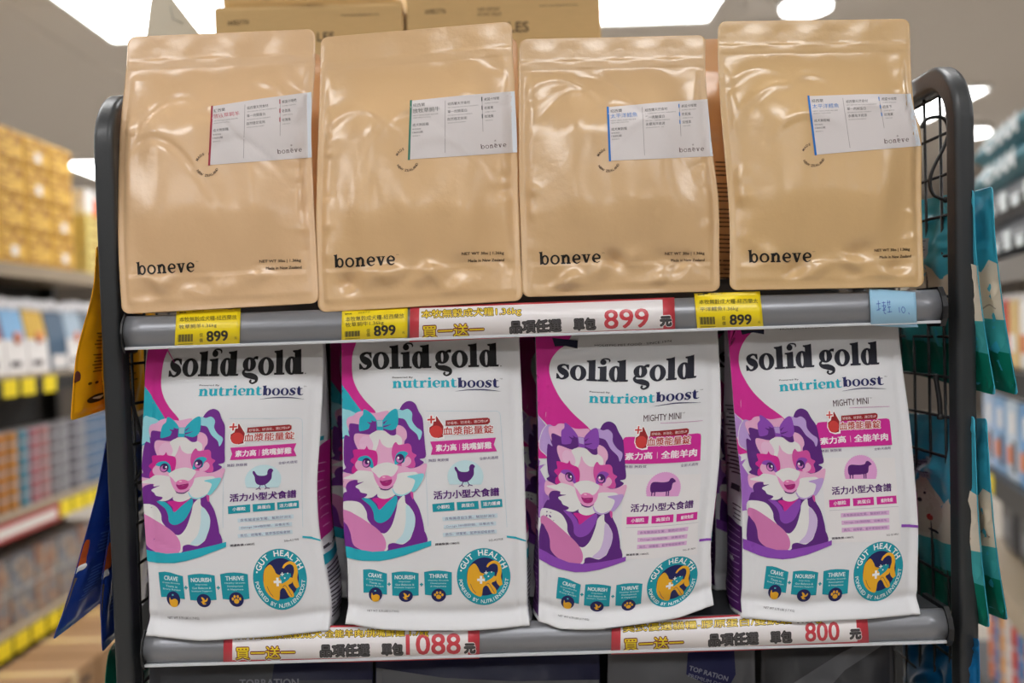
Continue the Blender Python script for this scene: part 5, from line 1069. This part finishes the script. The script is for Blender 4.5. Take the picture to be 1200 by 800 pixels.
# tins stacked in columns
tc = [((72, 120, 70), 'green'), ((214, 140, 60), 'orange'), ((218, 150, 70), 'orange'), ((104, 160, 184), 'light blue'), ((204, 130, 140), 'pink'), ((206, 150, 150), 'pink'), ((150, 146, 152), 'grey'), ((178, 176, 182), 'silver'), ((120, 116, 128), 'grey'), ((176, 178, 186), 'silver'), ((110, 140, 176), 'blue'), ((110, 144, 184), 'blue'), ((104, 136, 176), 'blue'), ((150, 150, 160), 'silver')]
m_can = mat('tin_metal', (170, 170, 174), .35, metal=.8)
for i, (cc, cn) in enumerate(tc):
    mc = mat('tin_'+cn+str(i), tuple(int(v*.82) for v in cc), .5); y = PX(0)-.06+.083*i
    o0 = empty('food_tin', (GX-.05, y, Zs[2]), cat='tin'); MB().lathe([(.038, .004), (.039, .008), (.039, .04), (.038, .044)], 14).build('tin_label', mc, o0)
    MB().lathe([(.037, 0), (.039, .002), (.039, .004)], 14).build('tin_base', m_can, o0); MB().lathe([(.039, .044), (.039, .047), (.037, .048), (.034, .046)], 14).build('tin_lid', m_can, o0)
    for r_ in range(6):
        o = o0 if r_ == 0 else copy_tree(o0); o.location = (GX-.05, y, Zs[2]+.0485*r_); o['group'] = 'stacked pet food tins column %s' % chr(65+i)
        o['label'] = '%s tin on the left, %s column, %s in its stack' % (cn, ORD[i], ('bottom', 'second', 'third', 'fourth', 'fifth', 'top')[r_])
# shrink-wrapped trays
m_wrap = mat('tray_wrap', (170, 166, 160), .3, coat=.6)
def speckle(name, cols, scale):
    m = bpy.data.materials.new(name); m.use_nodes = True; nt = m.node_tree; b = nt.nodes['Principled BSDF']; b.inputs['Roughness'].default_value = .35
    tc_ = nt.nodes.new('ShaderNodeTexCoord'); v = nt.nodes.new('ShaderNodeTexVoronoi'); v.inputs['Scale'].default_value = scale; v.inputs['Randomness'].default_value = .55
    r_ = nt.nodes.new('ShaderNodeValToRGB'); s_ = nt.nodes.new('ShaderNodeSeparateColor'); nt.links.new(tc_.outputs['Object'], v.inputs['Vector']); nt.links.new(v.outputs['Color'], s_.inputs[0]); nt.links.new(s_.outputs[0], r_.inputs[0])
    r_.color_ramp.interpolation = 'CONSTANT'; e = r_.color_ramp.elements; e[0].color = rgb(*cols[0]); e[0].position = 0; e[1].position = 1/len(cols); e[1].color = rgb(*cols[1])
    for k, c in enumerate(cols[2:]): q = e.new((k+2)/len(cols)); q.color = rgb(*c)
    nt.links.new(r_.outputs[0], b.inputs['Base Color']); return m
m_sp1 = speckle('tray_print_orange', [(150, 138, 126), (156, 122, 98), (120, 118, 118), (140, 96, 76), (110, 112, 120)], 40); m_sp2 = speckle('tray_print_blue', [(152, 144, 134), (112, 118, 130), (146, 122, 104), (100, 100, 106)], 44)
for i in range(7):
    y = PX(-8)+.19*i; h = .245 if i < 5 else .16
    o = empty('wrapped_tray', (GX-.16, y, Zs[3]), 'shrink wrapped tray of patterned cups, number %s from the near end below the tins' % ('one', 'two', 'three', 'four', 'five', 'six', 'seven')[i], 'tray', 'shrink wrapped trays')
    MB().box(-.14, .14, -.092, .092, 0, h, bev=.008).build('tray_body', m_sp1 if i % 2 == 0 else m_sp2, o); MB().box(-.14, .145, -.093, .093, h*.48, h*.5).build('film_seam', m_wrap, o)
m_white2 = mat('cup_white', (196, 196, 200), .4); m_lidb = mat('cup_band', (60, 70, 90), .5)
cc_ = [(186, 190, 196), (60, 84, 110), (206, 150, 60), (200, 206, 214), (190, 80, 56), (170, 170, 176)]
for i in range(5):
    y = PX(20)-.14+.31*i
    o = empty('cardboard_tray', (GX-.16, y, .03), 'brown cardboard tray on the bottom left shelf, %s from the near end' % ('first', 'second', 'third', 'fourth', 'fifth')[i], 'tray', 'cardboard trays on the bottom left shelf')
    MB().box(-.14, .15, -.15, .15, 0, .10, bev=.004).build('tray_body', m_card, o); MB().lathe([(.001, 0), (.012, 0), (.012, .002), (.001, .002)], 10).build('round_mark', m_print, o).matrix_local = Matrix.Translation((.151, .05, .06)) @ Matrix.Rotation(R(90), 4, 'Y')
    MB().box(.15, .1515, -.06, .02, .03, .05).build('tray_print', m_print, o)
    for k in range(3):
        q = empty('food_cup', (GX-.06, y-.1+.1*k, .1305), 'round labelled food cup in the %s cardboard tray, %s of three' % (('first', 'second', 'third', 'fourth', 'fifth')[i], ('nearest', 'middle', 'farthest')[k]), 'cup', 'food cups in the bottom trays')
        MB().lathe([(.036, 0), (.044, .02), (.044, .085), (.040, .09)], 16).build('cup_body', mat('cup_dark', (70, 62, 58), .5), q)
        MB().lathe([(.001, 0), (.03, 0), (.03, .003), (.001, .003)], 14).build('round_label', mat('cup_label_%d' % ((i*3+k) % 6), cc_[(i*3+k) % 6], .5), q).matrix_local = Matrix.Translation((.0445, 0, .05)) @ Matrix.Rotation(R(90), 4, 'Y')
        MB().lathe([(.001, 0), (.014, 0), (.014, .002), (.001, .002)], 10).build('label_centre', m_lidb if (i+k) % 2 else m_org, q).matrix_local = Matrix.Translation((.047, 0, .05)) @ Matrix.Rotation(R(90), 4, 'Y')
for i in range(5):
    y = 2.15+.37*i; o = empty('floor_carton', (-1.64, y, 0), 'brown carton on the floor along the left shelving, %s from the near end' % ORD[i], 'carton', 'floor cartons along the left shelving')
    MB().box(-.14, .14, -.18, .18, 0, .25, bev=.005).build('box_body', mat('floor_cardboard', (140, 106, 70), .85, noise=.06, scale=20), o)
    MB().box(-.14, .1405, -.02, .02, .2495, .2505).box(.14, .1405, -.02, .02, .19, .25).build('tape', m_tape, o); MB().box(.14, .1406, -.10, -.05, .10, .16).build('square_mark', m_print, o); MB().box(.14, .1406, .04, .12, .19, .21).build('carton_lettering', m_print, o)
# ================================================================ aisle shelving on the right, turned away from the rack
G0 = Vector((1.337, 1.43, 0)); ANG = -math.atan(.266)
TV = Vector((math.sin(-ANG), math.cos(ANG), 0)); NV = Vector((math.cos(ANG), -math.sin(-ANG), 0))
def rg(s, d, z): return G0+TV*s+NV*d+Vector((0, 0, z))
gr = empty('aisle_shelving', G0, 'dark aisle shelving at the right edge with sacks and packets, angled away from the rack', 'shelving', rz=ANG)
ZR = [1.50, 1.19, .87, .545, .17]
for i, z in enumerate(ZR):
    s_ = MB().box(-.0, .5, -.45, 1.05, z-.03, z, bev=.003).build('shelf', m_shelf if i == 3 else m_deck, gr); MB().box(-.012, 0, -.45, 1.05, z-.065, z).build('shelf_edge', mat('edge_greybrown', (112, 106, 100), .6) if i == 0 else (m_shelf if i == 3 else m_edge), s_)
MB().box(.5, .52, -.45, 1.05, 0, 2.0).build('back_panel', m_gback, gr)
for s in (.40, .52): MB().box(-.015, -.012, s-.03, s+.03, ZR[2]-.06, ZR[2]-.004).build('shelf_ticket', m_ytag, gr)
def rthing(name, s, d, z, label, cat, grp): return empty(name, rg(s, d, z), label, cat, grp, rz=ANG)
m_teal = film('teal_sack_film', (34, 116, 132), .45); m_gsk = film('charcoal_sack_film', (52, 54, 60), .45); m_wht = mat('sack_lettering_white', (214, 222, 224), .6)
for i, (s, z, m_, t, lb) in enumerate(((.22, 1.50, m_gsk, '', 'charcoal feed sack lying lowest in the pile on the right shelving'), (.26, 1.612, m_gsk, '', 'charcoal feed sack lying second in the pile on the right shelving'), (.20, 1.724, m_teal, 'CHAM', 'teal feed sack lettered CHAM lying third in the pile on the right shelving'), (.16, 1.812, m_teal, 'CHAM', 'teal feed sack lettered CHAM on top of the pile on the right shelving'))):
    h = .115 if i < 2 else .09
    o = rthing('feed_sack', s, .2, z, lb, 'pet food sack', 'piled sacks on the right shelving')
    bm = bmesh.new(); bmesh.ops.create_grid(bm, x_segments=14, y_segments=20, size=1)
    top = [v.co.copy() for v in bm.verts]; F_ = [tuple(v.index for v in f.verts) for f in bm.faces]; bm.free(); V_ = []
    for sg in (1, -1):
        for p in top:
            e = (1-p.x**6)*(1-p.y**8); V_.append((p.x*.19, p.y*.56, h/2+sg*(h/2)*max(0, e)**.22*(1+.05*math.sin(p.x*5+i)*math.cos(p.y*7)))) 
    n = len(top); o_ = mesh('sack_body', V_, F_+[tuple(n+k for k in f[::-1]) for f in F_], m_, o, smooth=True)
    if t: flat_text(t, Matrix.Translation((-.194, .30, h*.2)) @ Matrix.Rotation(R(-90), 4, 'Z'), h*.62, m_wht, o, 'sack_lettering', off=.03, wd=.42)
    else:
        for k in range(7): MB().box(-.193, -.188, -.5+.15*k, -.42+.15*k, h*.25, h*(.5+.2*(k % 2))).build('sack_print', m_wht, o)
cols_ = [(196, 60, 70), (228, 226, 224), (70, 120, 180), (226, 222, 218), (210, 180, 120), (190, 70, 60), (228, 226, 230), (120, 160, 200)]
for i in range(8):
    c = cols_[i]; o = rthing('snack_packet', -.28+.125*i, .05, ZR[1], '%s packet under the right sack pile, %s from the near end' % (['red', 'white', 'blue', 'white', 'tan', 'red', 'white', 'blue'][i], ('first', 'second', 'third', 'fourth', 'fifth', 'sixth', 'seventh', 'eighth')[i]), 'packet', 'packets under the sack pile')
    m_ = mat('packet_%d' % i, c, .45); MB().box(-.03, .03, -.055, .055, 0, .2, bev=.012).build('packet_body', m_, o); MB().box(-.033, -.029, -.03, .03, .05, .10).build('packet_picture', m_org if i % 2 else m_wlab, o); MB().box(-.02, .02, -.055, .055, .195, .215, bev=.003).build('packet_seal', m_pw, o)
bl_ = [(150, 184, 212), (160, 190, 216), (96, 150, 200), (180, 196, 210), (120, 160, 200), (170, 190, 214)]
for i in range(6):
    o = rthing('snack_pouch', -.25+.16*i, .04, ZR[2], 'light blue pouch with food pictures on the right shelving, %s from the near end' % ('first', 'second', 'third', 'fourth', 'fifth', 'sixth')[i], 'snack pouch', 'light blue pouches on the right shelving')
    m_ = mat('pouch_blue_%d' % i, bl_[i], .4); MB().box(-.03, .03, -.074, .074, 0, .235, bev=.012).build('pouch_body', m_, o); MB().box(-.015, .015, -.074, .074, .23, .262, bev=.003).build('pouch_seal', m_pw, o)
    for (a_, b_, c_, d_, mm, nm) in ((-.05, .0, .14, .20, m_pw, 'white_patch'), (-.02, .05, .05, .10, m_org, 'food_picture'), (-.05, -.02, .03, .12, m_txt, 'dark_patch')): MB().box(-.033, -.029, a_, b_, c_, d_).build(nm, mm, o)
for i in range(5):
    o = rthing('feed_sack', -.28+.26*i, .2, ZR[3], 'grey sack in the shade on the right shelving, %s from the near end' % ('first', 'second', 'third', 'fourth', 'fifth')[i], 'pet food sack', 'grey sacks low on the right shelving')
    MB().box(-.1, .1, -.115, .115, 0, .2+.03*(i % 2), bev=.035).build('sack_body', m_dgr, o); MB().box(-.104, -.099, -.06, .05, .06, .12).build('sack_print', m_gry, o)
tcr = [(206, 110, 56), (60, 120, 176), (190, 60, 50), (210, 206, 200), (200, 140, 70), (70, 110, 160)]
for i in range(13):
    o0 = rthing('food_tin', -.35+.082*i, .05, ZR[4], '', 'tin', ''); cn = ['orange', 'blue', 'red', 'white', 'amber', 'dark blue'][i % 6]
    MB().lathe([(.038, .004), (.039, .008), (.039, .06), (.038, .064)], 14).build('tin_label', mat('rtin_%d' % (i % 6), tcr[i % 6], .5), o0); MB().lathe([(.037, 0), (.039, .002), (.039, .004)], 14).build('tin_base', m_can, o0); MB().lathe([(.039, .064), (.039, .067), (.037, .068), (.034, .066)], 14).build('tin_lid', m_can, o0)
    for r_ in range(4):
        o = o0 if r_ == 0 else copy_tree(o0); o.location = rg(-.35+.082*i, .05, ZR[4]+.0685*r_); o['group'] = 'stacked tins at the lower right'
        o['label'] = '%s tin at the lower right, %s column, %s in its stack' % (cn, ORD[i], ('bottom', 'second', 'third', 'top')[r_])
